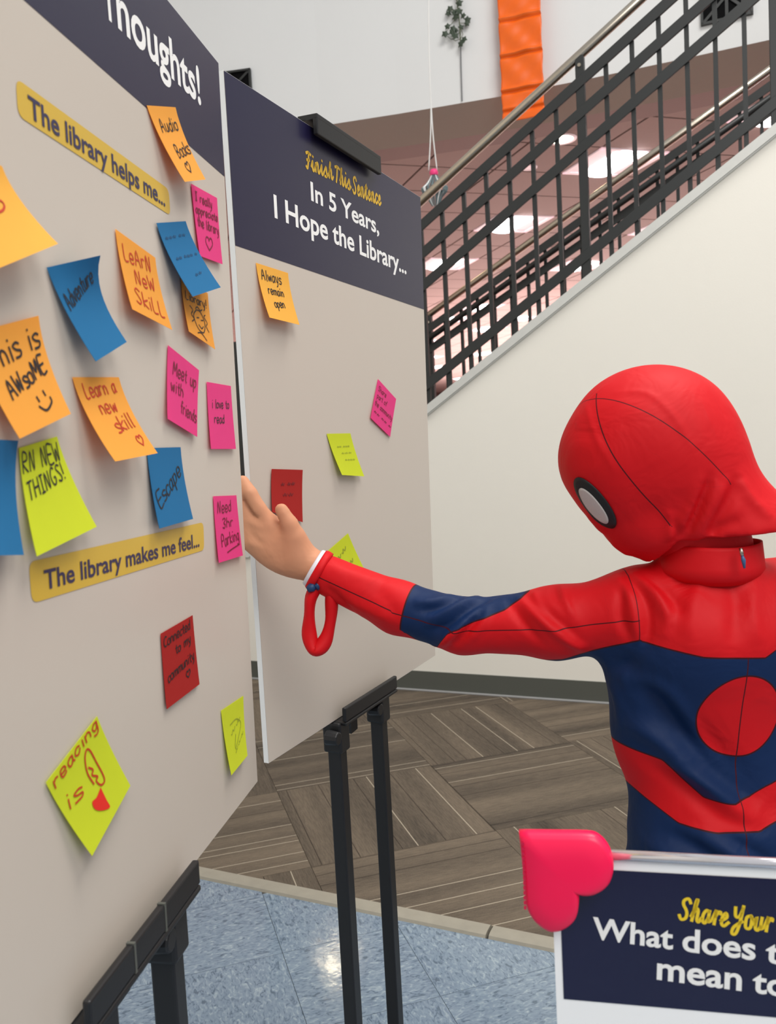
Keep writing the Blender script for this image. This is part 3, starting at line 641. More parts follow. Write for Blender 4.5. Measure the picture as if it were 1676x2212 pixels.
def pxuv(cn, pts):
    TL, TR, BR, BL = [np.array(c, float) for c in cn]; out = []
    for p in pts:
        q = np.array([.5, .5])
        for _ in range(12):
            u, v_ = q; f_ = TL*(1-u)*(1-v_)+TR*u*(1-v_)+BR*u*v_+BL*(1-u)*v_-np.array(p, float)
            J = np.array([(TR-TL)*(1-v_)+(BR-BL)*v_, (BL-TL)*(1-u)+(BR-TR)*u]).T; q = q-np.linalg.solve(J, f_)
        out.append(tuple(q))
    return out
note(BA, [(314, 228), (376, 232), (441, 388), (396, 393)], [0, .001, L2, L2], 'orange', 'orange sticky note reading Audio Books, at the bottom edge of the navy header', [('Audio', (.18, .34), (.85, .30), .17), ('Books', (.35, .68), (.95, .62), .17), ('<', (.4, .9), (.62, .86), .14)], gA)
note(BA, [(410, 397), (466, 428), (478, 571), (429, 553)], [0, 0, .003, .003], 'pink', 'pink sticky note with a drawn heart, by the board edge below the header', [('I really', (.1, .2), (.75, .2), .12), ('appreciate', (.06, .38), (.95, .36), .11), ('the library', (.08, .56), (.95, .56), .13), ('<', (.3, .86), (.62, .86), .2)], gA, pen='d')
note(BA, [(-118, 292), (0, 360), (121, 527), (-42, 594)], [0, .002, .02, .02], 'amber', 'large amber note cut off at the left photo edge, below the upper yellow label', [], gA, pen='r', half=.012, extra=[pxuv([(-118, 292), (0, 360), (121, 527), (-42, 594)], [(-12, 428), (4, 432), (10, 442), (6, 452), (-4, 457)])])
note(BA, [(97, 578), (213, 552), (270, 739), (203, 781)], [0, .016, L2, L2], 'blue', 'blue note with curled top corner reading Adventure, left of the Learn New Skill note', [('Adventure', (.10, .46), (.86, .26), .17)], gA)
note(BA, [(246, 495), (332, 557), (369, 713), (282, 668)], [0, .001, .010, .010], 'orange', 'orange sticky note reading Learn New Skill in red capitals', [('LeArN', (.12, .34), (.82, .26), .2), ('NeW', (.3, .58), (.82, .52), .18), ('SkiLL', (.18, .86), (.9, .86), .2)], gA, pen='r')
note(BA, [(388, 600), (446, 634), (462, 755), (405, 716)], [0, 0, .006, .006], 'orange', 'orange sticky note with black doodled face, partly under the blue note', [('Library!', (.1, .36), (.9, .30), .15)], gA, extra=[[(.45, .45), (.3, .6), (.4, .8), (.6, .82), (.72, .62), (.6, .45), (.45, .45)], [(.42, .6), (.5, .58)], [(.58, .6), (.66, .58)], [(.45, .72), (.55, .76), (.63, .7)], [(.2, .45), (.3, .5), (.22, .6), (.3, .66), (.2, .74)], [(.78, .45), (.72, .5), (.82, .58), (.76, .66), (.84, .74)], [(.35, .9), (.5, .86), (.68, .94)], [(.42, .44), (.5, .38), (.6, .42), (.68, .38)]])
note(BA, [(335, 482), (398, 478), (474, 621), (413, 641)], [.001, .001, .018, .018], 'blue', 'blue sticky note with faint writing hanging over the doodled orange note', [('~~~ ~~', (.1, .24), (.8, .22), .08, .006), ('~~ ~~~ ~', (.15, .52), (.9, .50), .08, .006), ('~~', (.45, .78), (.7, .76), .08, .006)], gA, pen='b')
note(BA, [(-72, 722), (79, 682), (149, 894), (38, 948)], [0, .003, .014, .014], 'orange', 'orange note at the left photo edge reading This is awesome with a smiling face', [('This is', (.12, .37), (.93, .28), .22), ('AWsoME', (.2, .66), (.9, .53), .17)], gA, extra=[[(.56, .72), (.57, .77)], [(.70, .69), (.71, .74)], [(.53, .81), (.62, .87), (.76, .82), (.77, .77)]], half=.012)
note(BA, [(153, 815), (253, 815), (337, 979), (245, 997)], [0, .001, .020, .022], 'orange', 'orange note reading Learn a new skill with a small red heart', [('Learn a', (.14, .24), (.84, .18), .17), ('new', (.30, .44), (.68, .42), .17), ('skill', (.44, .68), (.88, .62), .18), ('<', (.72, .88), (.88, .86), .13)], gA, pen='r')
note(BA, [(360, 746), (427, 800), (423, 944), (359, 905)], [0, 0, .004, .004], 'pink', 'pink sticky note reading Meet up with friends', [('Meet up', (.16, .34), (.92, .30), .18), ('with', (.1, .58), (.5, .56), .17), ('friends', (.42, .80), (.95, .80), .17)], gA, pen='d')
note(BA, [(444, 825), (496, 834), (507, 970), (453, 970)], [0, 0, .003, .003], 'pink', 'pink sticky note reading i love to read, at the right edge of the near board', [('i love to', (.15, .38), (.85, .36), .13), ('read', (.2, .60), (.6, .60), .13)], gA, pen='k', half=.008)
note(BA, [(37, 968), (119, 943), (205, 1138), (75, 1202)], [0, .001, .012, .010], 'yellow', 'yellow green sticky note reading Learn New Things in black capitals', [('RN NEW', (.03, .235), (.92, .235), .185), ('THINGS!', (.06, .50), (.88, .42), .165)], gA, half=.010)
note(BA, [(-120, 944), (35, 952), (47, 1199), (-110, 1202)], [.018, .004, .012, .02], 'blue', 'blue sticky note cut off at the left photo edge, overlapping the yellow green note', [], gA)
note(BA, [(314, 968), (387, 966), (414, 1121), (341, 1142)], [0, .001, .008, .008], 'blue', 'blue sticky note reading Escape, above the lower yellow label', [('Escape', (.14, .76), (.92, .36), .2)], gA, half=.011)
note(BA, [(458, 1072), (508, 1070), (522, 1200), (470, 1216)], [0, 0, .003, .003], 'pink', 'pink sticky note reading Need 3hr Parking', [('Need', (.12, .26), (.7, .24), .17), ('3hr', (.28, .50), (.72, .48), .15), ('Parking', (.18, .78), (.92, .72), .18)], gA, pen='d', extra=[[(.36, .88), (.6, .84), (.9, .80)]])
note(BA, [(344, 1369), (413, 1329), (428, 1478), (357, 1532)], [0, 0, .002, .002], 'red', 'red sticky note reading Connected to my community, low on the near board', [('Connected', (.06, .20), (.88, .16), .13), ('to my', (.38, .38), (.86, .34), .12), ('community', (.1, .68), (.92, .60), .13), ('<', (.62, .80), (.76, .78), .1)], gA, pen='k', half=.009)
DC = [(95, 1690), (206, 1547), (278, 1697), (195, 1849)]
bl_ = pxuv(DC, [(116, 1702), (208, 1568), (146, 1750), (176, 1718)])
o, S = note(BA, DC, [.001, .001, .006, .009], 'yellow', 'yellow green note turned as a diamond, reading is in red with a red heart', [('reading', bl_[0], bl_[1], .125, .010), ('is', bl_[2], bl_[3], .16, .010)], gA, pen='r',
    extra=[pxuv(DC, [(198, 1695), (184, 1672), (178, 1642), (181, 1622), (190, 1624), (204, 1648), (217, 1672), (221, 1688), (213, 1697), (203, 1688), (206, 1678), (194, 1676), (196, 1664), (186, 1660)])], half=.011)
hp = smooth_path(pxuv(DC, [(212, 1702), (203, 1724), (194, 1734), (200, 1750), (216, 1753), (231, 1746), (224, 1730), (212, 1702)]))
obj('drawn_heart', [S(u, v_, .0006) for u, v_ in hp[:-1]], [tuple(range(len(hp)-1))], M_pen['h'], o)
note(BA, [(475, 1535), (523, 1503), (532, 1632), (497, 1675)], [0, 0, .006, .006], 'yellow', 'small yellow green note with faint pencil scribble at the lower right of the near board', [('~~', (.3, .5), (.8, .35), .1, .007), ('~~~', (.4, .8), (.9, .6), .08, .006)], gA, pen='g', extra=[[(.3, .3), (.6, .28), (.8, .4), (.6, .6), (.4, .7), (.5, .5)]], half=.008)
note(BB, [(551, 568), (620, 590), (645, 702), (580, 686)], [0, 0, .014, .014], 'amber', 'amber sticky note reading Always remain open below the navy header', [('Always', (.1, .28), (.72, .26), .19), ('remain', (.22, .52), (.72, .50), .15), ('open', (.32, .76), (.66, .72), .15)], gB)
note(BB, [(815, 819), (854, 862), (841, 944), (799, 903)], [0, 0, .002, .002], 'pink', 'small tilted pink note near the right edge of the second board', [('Share', (.1, .24), (.5, .22), .12, .008), ('part of', (.1, .42), (.6, .40), .12, .008), ('the community', (.06, .62), (.95, .60), .12, .008), ('~~ ~~ ~', (.08, .82), (.95, .82), .1, .008)], gB, pen='d')
note(BB, [(704, 937), (755, 936), (785, 1029), (737, 1026)], [0, 0, .010, .010], 'yellow', 'yellow green note with faint pencil writing above the arm, centre of the second board', [('~~ ~~~', (.25, .35), (.8, .33), .08, .006), ('~~~', (.35, .5), (.8, .48), .08, .006), ('~~~~', (.4, .66), (.85, .64), .08, .006)], gB, pen='g')
note(BB, [(585, 1013), (652, 1015), (652, 1128), (586, 1106)], [.001, .001, .004, .004], 'red', 'red sticky note held under the thumb of the costumed child', [('~ ~~', (.3, .4), (.75, .34), .14), ('~~', (.36, .62), (.7, .56), .14)], gB, pen='m')
note(BB, [(688, 1206), (750, 1152), (800, 1258), (735, 1290)], [0, 0, .010, .010], 'yellow', 'yellow green note partly hidden behind the outstretched red sleeve', [('~~~', (.2, .40), (.8, .24), .14), ('~~', (.5, .62), (.85, .50), .14)], gB, pen='g')

# ------------------------------------------------------------------ easels
def easel(bd, tray_px, leg_px, label, joints=True, clip=None):
    ua_, va_ = bd.uv(*tray_px[0], .018); ub_, vb_ = bd.uv(*tray_px[1], .018)
    root = None
    c = bd.p((ua_+ub_)/2, bd.h, .0); root = thing('display_easel', label, 'easel', (c[0], c[1], 0))
    d = .012
    mb = MB(); hT = .012
    mb.box(bd.p((ua_+ub_)/2, bd.h+.004, .0), bd.w*(ub_-ua_)/2, bd.n*.022, bd.up*.003)
    mb.box(bd.p((ua_+ub_)/2, bd.h-.012, .018), bd.w*(ub_-ua_)/2, bd.n*.0035, bd.up*hT)
    mb.box(bd.p((ua_+ub_)/2, bd.h+.012, -.014), bd.w*(ub_-ua_)/2, bd.n*.003, bd.up*.012)
    bevel(mb.build('tray', M_easel, root), .002)
    for f_ in ((.34, .62) if joints else ()):
        mb = MB(); mb.box(bd.p(ua_+(ub_-ua_)*f_, bd.h-.012, .0182), bd.w*.0015, bd.n*.0036, bd.up*(hT+.001)); mb.build('tray_joint', M_base, root)
    legs = []
    for x, y in leg_px:
        u, _ = bd.uv(x, y); p = bd.p(u, bd.h+.012, -.003)
        mb = MB(); g = np.array([p[0], p[1], 0.0]); mb.bar(p, g, bd.w, .024, .024); o = bevel(mb.build('leg', M_easel, root), .0025)
        mb = MB(); mb.box(p-Z*.016, bd.w*.017, bd.n*.017, Z*.026); bevel(mb.build('bracket', M_easel, root), .004)
        mb = MB(); q = p-bd.w*.024-Z*.012; mb.tube([q-bd.n*.004, q+bd.n*.018], [.013, .011], 12); bevel(mb.build('knob', M_easel, root), .002)
        mb = MB(); g2 = g-bd.n*.0; mb.bar(g2-bd.n*.26+Z*.012, g2+bd.n*.18+Z*.012, Z, .024, .024); bevel(mb.build('foot', M_easel, root), .003)
        legs.append((u, g))
    um = (legs[0][0]+legs[1][0])/2
    mb = MB(); mb.bar(bd.p(um, -.015, -.02), bd.p(um, bd.h+.05, -.02), bd.w, .024, .018); mb.build('mast', M_easel, root)
    mb = MB(); mb.bar(legs[0][1]+Z*.012-bd.n*.1, legs[1][1]+Z*.012-bd.n*.1, Z, .02, .02); mb.build('base_bar', M_easel, root)
    if clip:
        u0, _ = bd.uv(*clip[0]); u1, _ = bd.uv(*clip[1]); mb = MB()
        mb.box(bd.p((u0+u1)/2, .004, .013), bd.w*(u1-u0)/2, bd.n*.004, bd.up*.012)
        mb.box(bd.p((u0+u1)/2, -.010, .0), bd.w*(u1-u0)/2, bd.n*.017, bd.up*.004)
        bevel(mb.build('top_clamp', M_easel, root), .0015)
    else:
        mb = MB(); mb.box(bd.p(um, -.010, .0), bd.w*.08, bd.n*.017, bd.up*.004); mb.box(bd.p(um, .004, .013), bd.w*.08, bd.n*.004, bd.up*.012); bevel(mb.build('top_clamp', M_easel, root), .0015)
easel(BA, ((183, 2138), (424, 1868)), ((195, 2120), (358, 1945)), 'black easel holding the large near board')
easel(BB, ((742, 1535), (854, 1465)), ((728, 1552), (818, 1495)), 'black easel with two upright legs holding the second board', joints=False, clip=((664, 268), (805, 375)))

# ------------------------------------------------------------------ foreground sign with heart
azs = math.radians(-12.5); SW_, SH_ = .350, .43
class SP: pass
sp = SP(); sp.w = np.array([math.cos(azs), math.sin(azs), 0]); sp.up = np.array([0.0, 0.0, 1.0]); sp.up = sp.up+.03*np.cross(Z, sp.w)*1.0; sp.up /= np.linalg.norm(sp.up)
sp.n = np.cross(sp.w, sp.up); sp.n = -sp.n if np.dot(sp.n, EYE-at(1190, 1838, .66)) < 0 else sp.n; sp.TL = at(1189, 1838, .66)
sign = Plane(sp.TL, sp.w, sp.up, SW_, SH_)
cb_ = sign.p(SW_/2, SH_, 0); root = thing('sign_holder', 'foreground sign holder with white bordered navy card and a pink heart on its corner', 'sign', (cb_[0], cb_[1], 0))
M_acr = mat('acrylic_edge', (225, 222, 226), .12, metal=.75); M_card = mat('card_white', (252, 252, 252), .3, coat=.2); M_cnavy = mat('card_navy', (16, 15, 54), .2, coat=.25)
mb = MB(); mb.box(sign.p(SW_/2, SH_/2, -.002), sign.w*SW_/2, sign.up*SH_/2, sign.n*.002); mb.build('card', M_card, root)
mb = MB(); mb.tube([sign.p(-.001, .001, 0), sign.p(SW_+.001, .001, 0)], .0042, 12); mb.build('top_rail', M_acr, root, True)
u0, v0 = sign.uv(1207, 1875); _, v0 = sign.uv(1325, 1879); _, v1 = sign.uv(1205, 2156)
mb = MB(); mb.add([sign.p(u0, v0, .0006), sign.p(SW_-u0, v0, .0006), sign.p(SW_-u0, v1, .0006), sign.p(u0, v1, .0006)], [(0, 3, 2, 1)]); mb.build('header_band', M_cnavy, root)
for tx, a, b, t_ in (('What', (1279, 2025), (1453, 2049), (1277, 1977)), ('does', (1473, 2052), (1631, 2072), (1471, 2001)), ('the library', (1652, 2076), (2050, 2132), (1650, 2026)),
                     ('mean', (1418, 2113), (1601, 2138), (1414, 2060)), ('to you?', (1624, 2141), (1880, 2178), (1622, 2090))):
    print_text(sign, tx, a, b, t_, M_white, root, 'header_lettering', .022)
mb = MB()
for tx, a, b, top in (('Share', (1468, 1984), (1572, 2000), (1470, 1940)), ('Your', (1582, 2000), (1664, 2012), (1584, 1955)), ('Thoughts', (1676, 2014), (1830, 2036), (1678, 1966))):
    A_, B_, T_ = np.array(sign.uv(*a)), np.array(sign.uv(*b)), np.array(sign.uv(*top)); write(mb, sign.p, tx, A_, B_, np.linalg.norm(T_-A_)*1.05, .00115, CURS, .14, .001, 0)
mb.build('script_lettering', mat('card_yellow', (240, 205, 40), .4), root)
mb = MB(); q = sign.p(SW_/2, SH_, -.008); mb.tube([q+Z*.02, np.array([q[0], q[1], .02])], .012, 16); mb.build('pole', M_acr, root, True)
mb = MB(); mb.tube([np.array([q[0], q[1], .0]), np.array([q[0], q[1], .012]), np.array([q[0], q[1], .018])], [.13, .13, .11], 40); mb.build('base', M_easel, root, True)
# heart: outline in sign coordinates
def P2(x, y): return np.array(sign.uv(x, y, .006))
outl = [(1121, 1793), (1200, 1794), (1268, 1795), (1292, 1802), (1312, 1822), (1323, 1848), (1325, 1873), (1318, 1898), (1302, 1915), (1282, 1924), (1262, 1925), (1249, 1921),
        (1251, 1935), (1248, 1962), (1240, 1982), (1222, 1998), (1200, 2006), (1180, 2003), (1155, 1984), (1139, 1958), (1134, 1930), (1128, 1860)]
hv = [P2(*q) for q in outl]; sharp = {0, 11}
pts = []
for i in range(len(hv)):
    a, b, c_, d_ = hv[i-1] if i not in sharp else hv[i], hv[i], hv[(i+1) % len(hv)], hv[(i+2) % len(hv)] if (i+1) % len(hv) not in sharp else hv[(i+1) % len(hv)]
    for k in range(3):
        t = k/3; pts.append(.5*((2*b)+(-a+c_)*t+(2*a-5*b+4*c_-d_)*t*t+(-a+3*b-3*c_+d_)*t**3))
cen = np.mean(pts, axis=0); n = len(pts); v = []; f = []
for sc_, l in ((.0, .0015), (.97, .0015), (1.0, .004), (1.0, .009), (.975, .0125), (.9, .0148), (.6, .0170), (.3, .0178)):
    if sc_ == 0: continue
    for p in pts: q = cen+(p-cen)*sc_; v.append(sign.p(q[0], q[1], l))
R_ = len(v)//n
for a in range(R_-1): f += [(a*n+i, a*n+(i+1) % n, (a+1)*n+(i+1) % n, (a+1)*n+i) for i in range(n)]
v.append(sign.p(cen[0], cen[1], .018)); f += [((R_-1)*n+i, (R_-1)*n+(i+1) % n, len(v)-1) for i in range(n)]
f.append(tuple(range(n))[::-1])
ho = obj('heart_clip', v, f, mat('hot_pink_plastic', (255, 0, 78), .42, coat=.1), root, smooth=True)
mb = MB()
for i in range(14):
    q = sign.p(*P2(1131+i*.35, 1812+i*10.5), .0145); mb.box(q, sign.w*.0009, sign.up*.0012, sign.n*.0006)
mb.build('stitch_marks', mat('dark_pink_mark', (205, 0, 66), .5), ho)
# ------------------------------------------------------------------ the child: one continuous body grown from a distance field
def sdf_grid(prims, lo, hi, h):
    lo = np.array(lo, float); hi = np.array(hi, float); dims = np.ceil((hi-lo)/h).astype(int)+1
    F = np.full(dims, .05, np.float32)
    for pr in prims:
        kind, k = pr[0], pr[-1]
        if kind == 'cap': A, B, ra, rb = pr[1:5]; mn = np.minimum(A-ra, B-rb); mx = np.maximum(A+ra, B+rb)
        else: Cc, rad, Rm = pr[1:4]; m_ = max(rad); mn = Cc-m_; mx = Cc+m_
        i0 = np.clip(np.floor((mn-k-3*h-lo)/h).astype(int), 0, dims); i1 = np.clip(np.ceil((mx+k+3*h-lo)/h).astype(int)+1, 0, dims)
        if (i1 <= i0).any(): continue
        ax = [lo[a]+h*np.arange(i0[a], i1[a]) for a in range(3)]; X, Y, Zz = np.meshgrid(*ax, indexing='ij', sparse=True)
        if kind == 'cap':
            d = B-A; L2 = d@d; px, py, pz = X-A[0], Y-A[1], Zz-A[2]
            t = np.clip((px*d[0]+py*d[1]+pz*d[2])/max(L2, 1e-9), 0, 1)
            D_ = np.sqrt((px-t*d[0])**2+(py-t*d[1])**2+(pz-t*d[2])**2)-(ra+(rb-ra)*t)
        else:
            px, py, pz = X-Cc[0], Y-Cc[1], Zz-Cc[2]; q = [(px*Rm[i][0]+py*Rm[i][1]+pz*Rm[i][2]) for i in range(3)]
            k0 = np.sqrt(sum((q[i]/rad[i])**2 for i in range(3)))+1e-9; k1 = np.sqrt(sum((q[i]/rad[i]**2)**2 for i in range(3)))+1e-9
            D_ = k0*(k0-1)/k1
        sl = tuple(slice(i0[a], i1[a]) for a in range(3)); G_ = F[sl]; D_ = D_.astype(np.float32)
        if k > 0:
            hh = np.maximum(k-np.abs(G_-D_), 0)/k; F[sl] = np.minimum(G_, D_)-hh*hh*k*.25
        else: F[sl] = np.minimum(G_, D_)
    return F, lo
def surface_nets(F, lo, h):
    dims = F.shape; ins = F < 0; acc = {}; keys = []; pos = []; quads = []
    st = np.array([dims[1]*dims[2], dims[2], 1], np.int64)
    for a in range(3):
        sl0 = [slice(None)]*3; sl1 = [slice(None)]*3; sl0[a] = slice(0, -1); sl1[a] = slice(1, None)
        m_ = ins[tuple(sl0)] != ins[tuple(sl1)]; ij = np.argwhere(m_)
        b, c = (a+1) % 3, (a+2) % 3
        ok = (ij[:, b] > 0) & (ij[:, c] > 0) & (ij[:, b] < dims[b]-1) & (ij[:, c] < dims[c]-1); ij = ij[ok]
        i2 = ij.copy(); i2[:, a] += 1; f0 = F[tuple(ij.T)]; f1 = F[tuple(i2.T)]; t = f0/(f0-f1)
        P = ij.astype(np.float64); P[:, a] += t
        e = np.zeros(3, np.int64); eb = np.zeros(3, np.int64); ec = np.zeros(3, np.int64); eb[b] = 1; ec[c] = 1
        cells = [((ij-eb-ec)@st), ((ij-ec)@st), (ij@st), ((ij-eb)@st)]
        for q in cells: keys.append(q); pos.append(P)
        Q = np.stack(cells, 1); flip = f0 > 0; Q[flip] = Q[flip][:, ::-1]; quads.append(Q)
    K = np.concatenate(keys); P = np.concatenate(pos); uq, inv = np.unique(K, return_inverse=True); n = len(uq)
    cnt = np.bincount(inv, minlength=n)[:, None]; V = np.stack([np.bincount(inv, weights=P[:, i], minlength=n) for i in range(3)], 1)/cnt
    Qd = np.concatenate(quads); Qi = np.searchsorted(uq, Qd); return lo+V*h, Qi
def big_mesh(name, V, Q, mats, parent, attrs=None, fm=None):
    me = bpy.data.meshes.new(name); me.vertices.add(len(V)); me.vertices.foreach_set('co', V.astype(np.float32).ravel())
    me.loops.add(Q.size); me.loops.foreach_set('vertex_index', Q.astype(np.int32).ravel()); me.polygons.add(len(Q))
    me.polygons.foreach_set('loop_start', np.arange(0, Q.size, 4, dtype=np.int32))
    me.polygons.foreach_set('use_smooth', np.ones(len(Q), bool)); me.update(calc_edges=True); me.validate()
    for m in mats: me.materials.append(m)
    for k, a in (attrs or {}).items(): at_ = me.attributes.new(k, 'FLOAT', 'POINT'); at_.data.foreach_set('value', a.astype(np.float32))
    o = bpy.data.objects.new(name, me); C.objects.link(o)
    if parent: o.parent = parent; o.matrix_parent_inverse = parent.matrix_world.inverted()
    return o
def normals(V, Q):
    nrm = np.cross(V[Q[:, 2]]-V[Q[:, 0]], V[Q[:, 3]]-V[Q[:, 1]]); N_ = np.zeros_like(V)
    for k in range(4):
        for a in range(3): N_[:, a] += np.bincount(Q[:, k], weights=nrm[:, a], minlength=len(V))
    return N_/(np.linalg.norm(N_, axis=1)[:, None]+1e-12)
def relax(V, Q, it=2, f_=.5):
    for _ in range(it):
        S_ = np.zeros_like(V); cn = np.zeros(len(V))
        for k in range(4):
            for o_ in (1, 3):
                j = Q[:, (k+o_) % 4]
                for a in range(3): S_[:, a] += np.bincount(Q[:, k], weights=V[j, a], minlength=len(V))
                cn += np.bincount(Q[:, k], minlength=len(V))
        V = V*(1-f_)+f_*S_/np.maximum(cn, 1)[:, None]
    return V
def pdist(V, pts):
    """distance to a polyline and the parameter along it (0..n-1)"""
    best = np.full(len(V), 9.); tt = np.zeros(len(V)); off = np.zeros_like(V)
    for i in range(len(pts)-1):
        a, b = pts[i], pts[i+1]; d = b-a; t = np.clip(((V-a)@d)/(d@d), 0, 1); q = V-a-t[:, None]*d; r = np.linalg.norm(q, axis=1); m_ = r < best
        best[m_] = r[m_]; tt[m_] = i+t[m_]; off[m_] = q[m_]
    return best, tt, off
mpx = lambda r, d: r*d/F_PX
BW = math.radians(8.0); Rb = np.array([math.cos(BW), math.sin(BW), 0]); Nb = np.array([math.sin(BW), -math.cos(BW), 0])   # child's right-hand axis, back normal
Rt = np.array([Rb, -Nb, Z])
TC = at(1572, 1450, 1.03)[:2]
def T3(a, b, z): return np.array([TC[0], TC[1], 0])+Rb*a-Nb*b+Z*z     # a right, b towards the chest
def capp(A, B, ra, rb, k=.02): return ('cap', np.asarray(A, float), np.asarray(B, float), ra, rb, k)
def ell(Cc, rad, Rm=Rt, k=.03): return ('ell', np.asarray(Cc, float), rad, Rm, k)
shL = at(1385, 1318, 1.015); elb = at(1000, 1352, 1.06); wri = at(690, 1238, 1.10)
arm = [shL, at(1200, 1345, 1.035), elb, at(860, 1312, 1.085), wri]
pr = [
 ell(T3(0, 0, .985), (.156, .088, .100)), ell(T3(0, .01, .90), (.145, .082, .15)), ell(T3(-.0, .0, .76), (.130, .090, .12)), ell(T3(0, -.006, .68), (.132, .096, .085)),
 capp(T3(-.085, 0, 1.030), T3(.085, 0, 1.030), .050, .050, .03), capp(T3(-.05, -.03, 1.01), T3(.05, -.03, 1.01), .06, .06, .03),
 capp(at(1545, 1262, 1.01), at(1530, 1165, 1.0), .052, .046, .020),
 capp(shL, T3(-.07, 0, 1.03), .0465, .048, .02),
 capp(arm[0], arm[1], .0455, .0415, .03), capp(arm[1], arm[2], .0415, .0325, .02), capp(arm[2], arm[3], .0335, .0330, .015), capp(arm[3], at(715, 1247, 1.098), .0330, .0262, .012),
 capp(at(730, 1250, 1.098), at(655, 1212, 1.102), .0225, .0215, .006),
 # right arm hanging
 capp(T3(.085, 0, 1.03), T3(.160, 0, .99), .05, .042, .03), capp(T3(.160, 0, .99), T3(.205, -.01, .84), .042, .033, .02), capp(T3(.205, -.01, .84), T3(.225, .045, .69), .032, .024, .02),
 capp(T3(.225, .045, .69), T3(.228, .055, .63), .0215, .020, .006), ell(T3(.228, .062, .595), (.015, .030, .040), Rt, .010),
 *[capp(T3(.230, .062+o_, .572), T3(.226, .066+o_*1.25, .572-l_*.55), .0095, .0085, .003) for o_, l_ in ((-.024, .045), (-.008, .055), (.008, .058), (.022, .052))],
 *[capp(T3(.226, .066+o_*1.25, .572-l_*.55), T3(.216, .070+o_*1.3, .572-l_), .0085, .0070, .003) for o_, l_ in ((-.024, .045), (-.008, .055), (.008, .058), (.022, .052))],
 capp(T3(.224, .082, .605), T3(.214, .100, .572), .0125, .0095, .004), capp(T3(.214, .100, .572), T3(.208, .106, .548), .0095, .0080, .003),
 # legs
 capp(T3(-.065, 0, .66), T3(-.075, .01, .38), .078, .052, .04), capp(T3(-.075, .01, .38), T3(-.08, -.01, .09), .050, .032, .02), capp(T3(-.08, -.03, .035), T3(-.095, .11, .028), .034, .028, .02),
 capp(T3(.065, 0, .66), T3(.075, .01, .38), .078, .052, .04), capp(T3(.075, .01, .38), T3(.08, -.01, .09), .050, .032, .02), capp(T3(.08, -.03, .035), T3(.095, .11, .028), .034, .028, .02),
 # head inside the hood
 ell(at(1418, 985, 1.0), (.085, .068, .085), Rt, .02), capp(at(1440, 1090, .995), at(1515, 1180, 1.0), .045, .038, .03)]
pr += [capp(at(600, 1142, 1.096), at(634, 1152, 1.089), .0085, .009, .006)]
# hand: palm, four fingers, thumb
hx = at(560, 1130, 1.10)-at(650, 1205, 1.10); hx /= np.linalg.norm(hx); hz = fw-hx*(hx@fw); hz /= np.linalg.norm(hz); hy = np.cross(hz, hx); Rh = np.array([hx, hy, hz])
pr += [ell(at(594, 1176, 1.100), (.050, .0315, .0165), Rh, .010), ell(at(628, 1196, 1.100), (.035, .025, .018), Rh, .012), ell(at(563, 1155, 1.100), (.026, .027, .0145), Rh, .006), ell(at(632, 1172, 1.093), (.022, .018, .015), Rh, .010)]
def finger(pts, r, k=.004): return [capp(at(*pts[i]), at(*pts[i+1]), r[i], r[i+1], k if i else .008) for i in range(len(pts)-1)]
pr += finger([(580, 1132, 1.096), (557, 1098, 1.091), (541, 1066, 1.088), (524, 1038, 1.092)], [.0125, .0108, .0094, .0078], .002)
pr += finger([(558, 1140, 1.103), (526, 1104, 1.098), (508, 1062, 1.090), (500, 1040, 1.094)], [.0118, .0100, .0088, .0076])
pr += finger([(552, 1150, 1.104), (518, 1122, 1.098), (498, 1100, 1.092), (494, 1082, 1.096)], [.0112, .0094, .0084, .0072])
pr += finger([(556, 1176, 1.106), (522, 1162, 1.102), (502, 1150, 1.096), (496, 1136, 1.098)], [.0105, .0084, .0074, .0066])
pr += finger([(641, 1196, 1.094), (635, 1160, 1.086), (626, 1133, 1.081), (608, 1101, 1.080)], [.0170, .0130, .0105, .0088], .005)
hB = .0034
Fg, lo_ = sdf_grid(pr, (-.235, .80, .0), (.66, 1.22, 1.42), hB)
V, Q = surface_nets(Fg, lo_, hB); del Fg
V = relax(V, Q, 2); Nn = normals(V, Q)
mid = (V[Q[:, 0]]+V[Q[:, 2]])/2
bv = BVHTree.FromPolygons([tuple(q) for q in V[::1]], [tuple(map(int, q)) for q in Q])
def hit(x, y, tree=None):
    d = Vector(ray(x, y)).normalized(); r = (tree or bv).ray_cast(Vector(EYE), d, 5); return np.array(r[0]) if r[0] is not None else None
def wrinkle(V, Nn, tree, lines):
    D_ = np.zeros(len(V))
    for pts, amp, wd in lines:
        P = [hit(x, y, tree) for x, y in smooth_path(pts, 4)]; P = [q for q in P if q is not None]
        if len(P) < 2: continue
        bb0 = np.min(P, 0)-3*wd; bb1 = np.max(P, 0)+3*wd; m_ = ((V > bb0) & (V < bb1)).all(1)
        d, t, _ = pdist(V[m_], P); e = np.sin(np.pi*np.clip(t/(len(P)-1), .04, .96))**.6
        D_[m_] += 1.3*amp*np.exp(-(d/wd)**2)*e
    return V+Nn*D_[:, None]
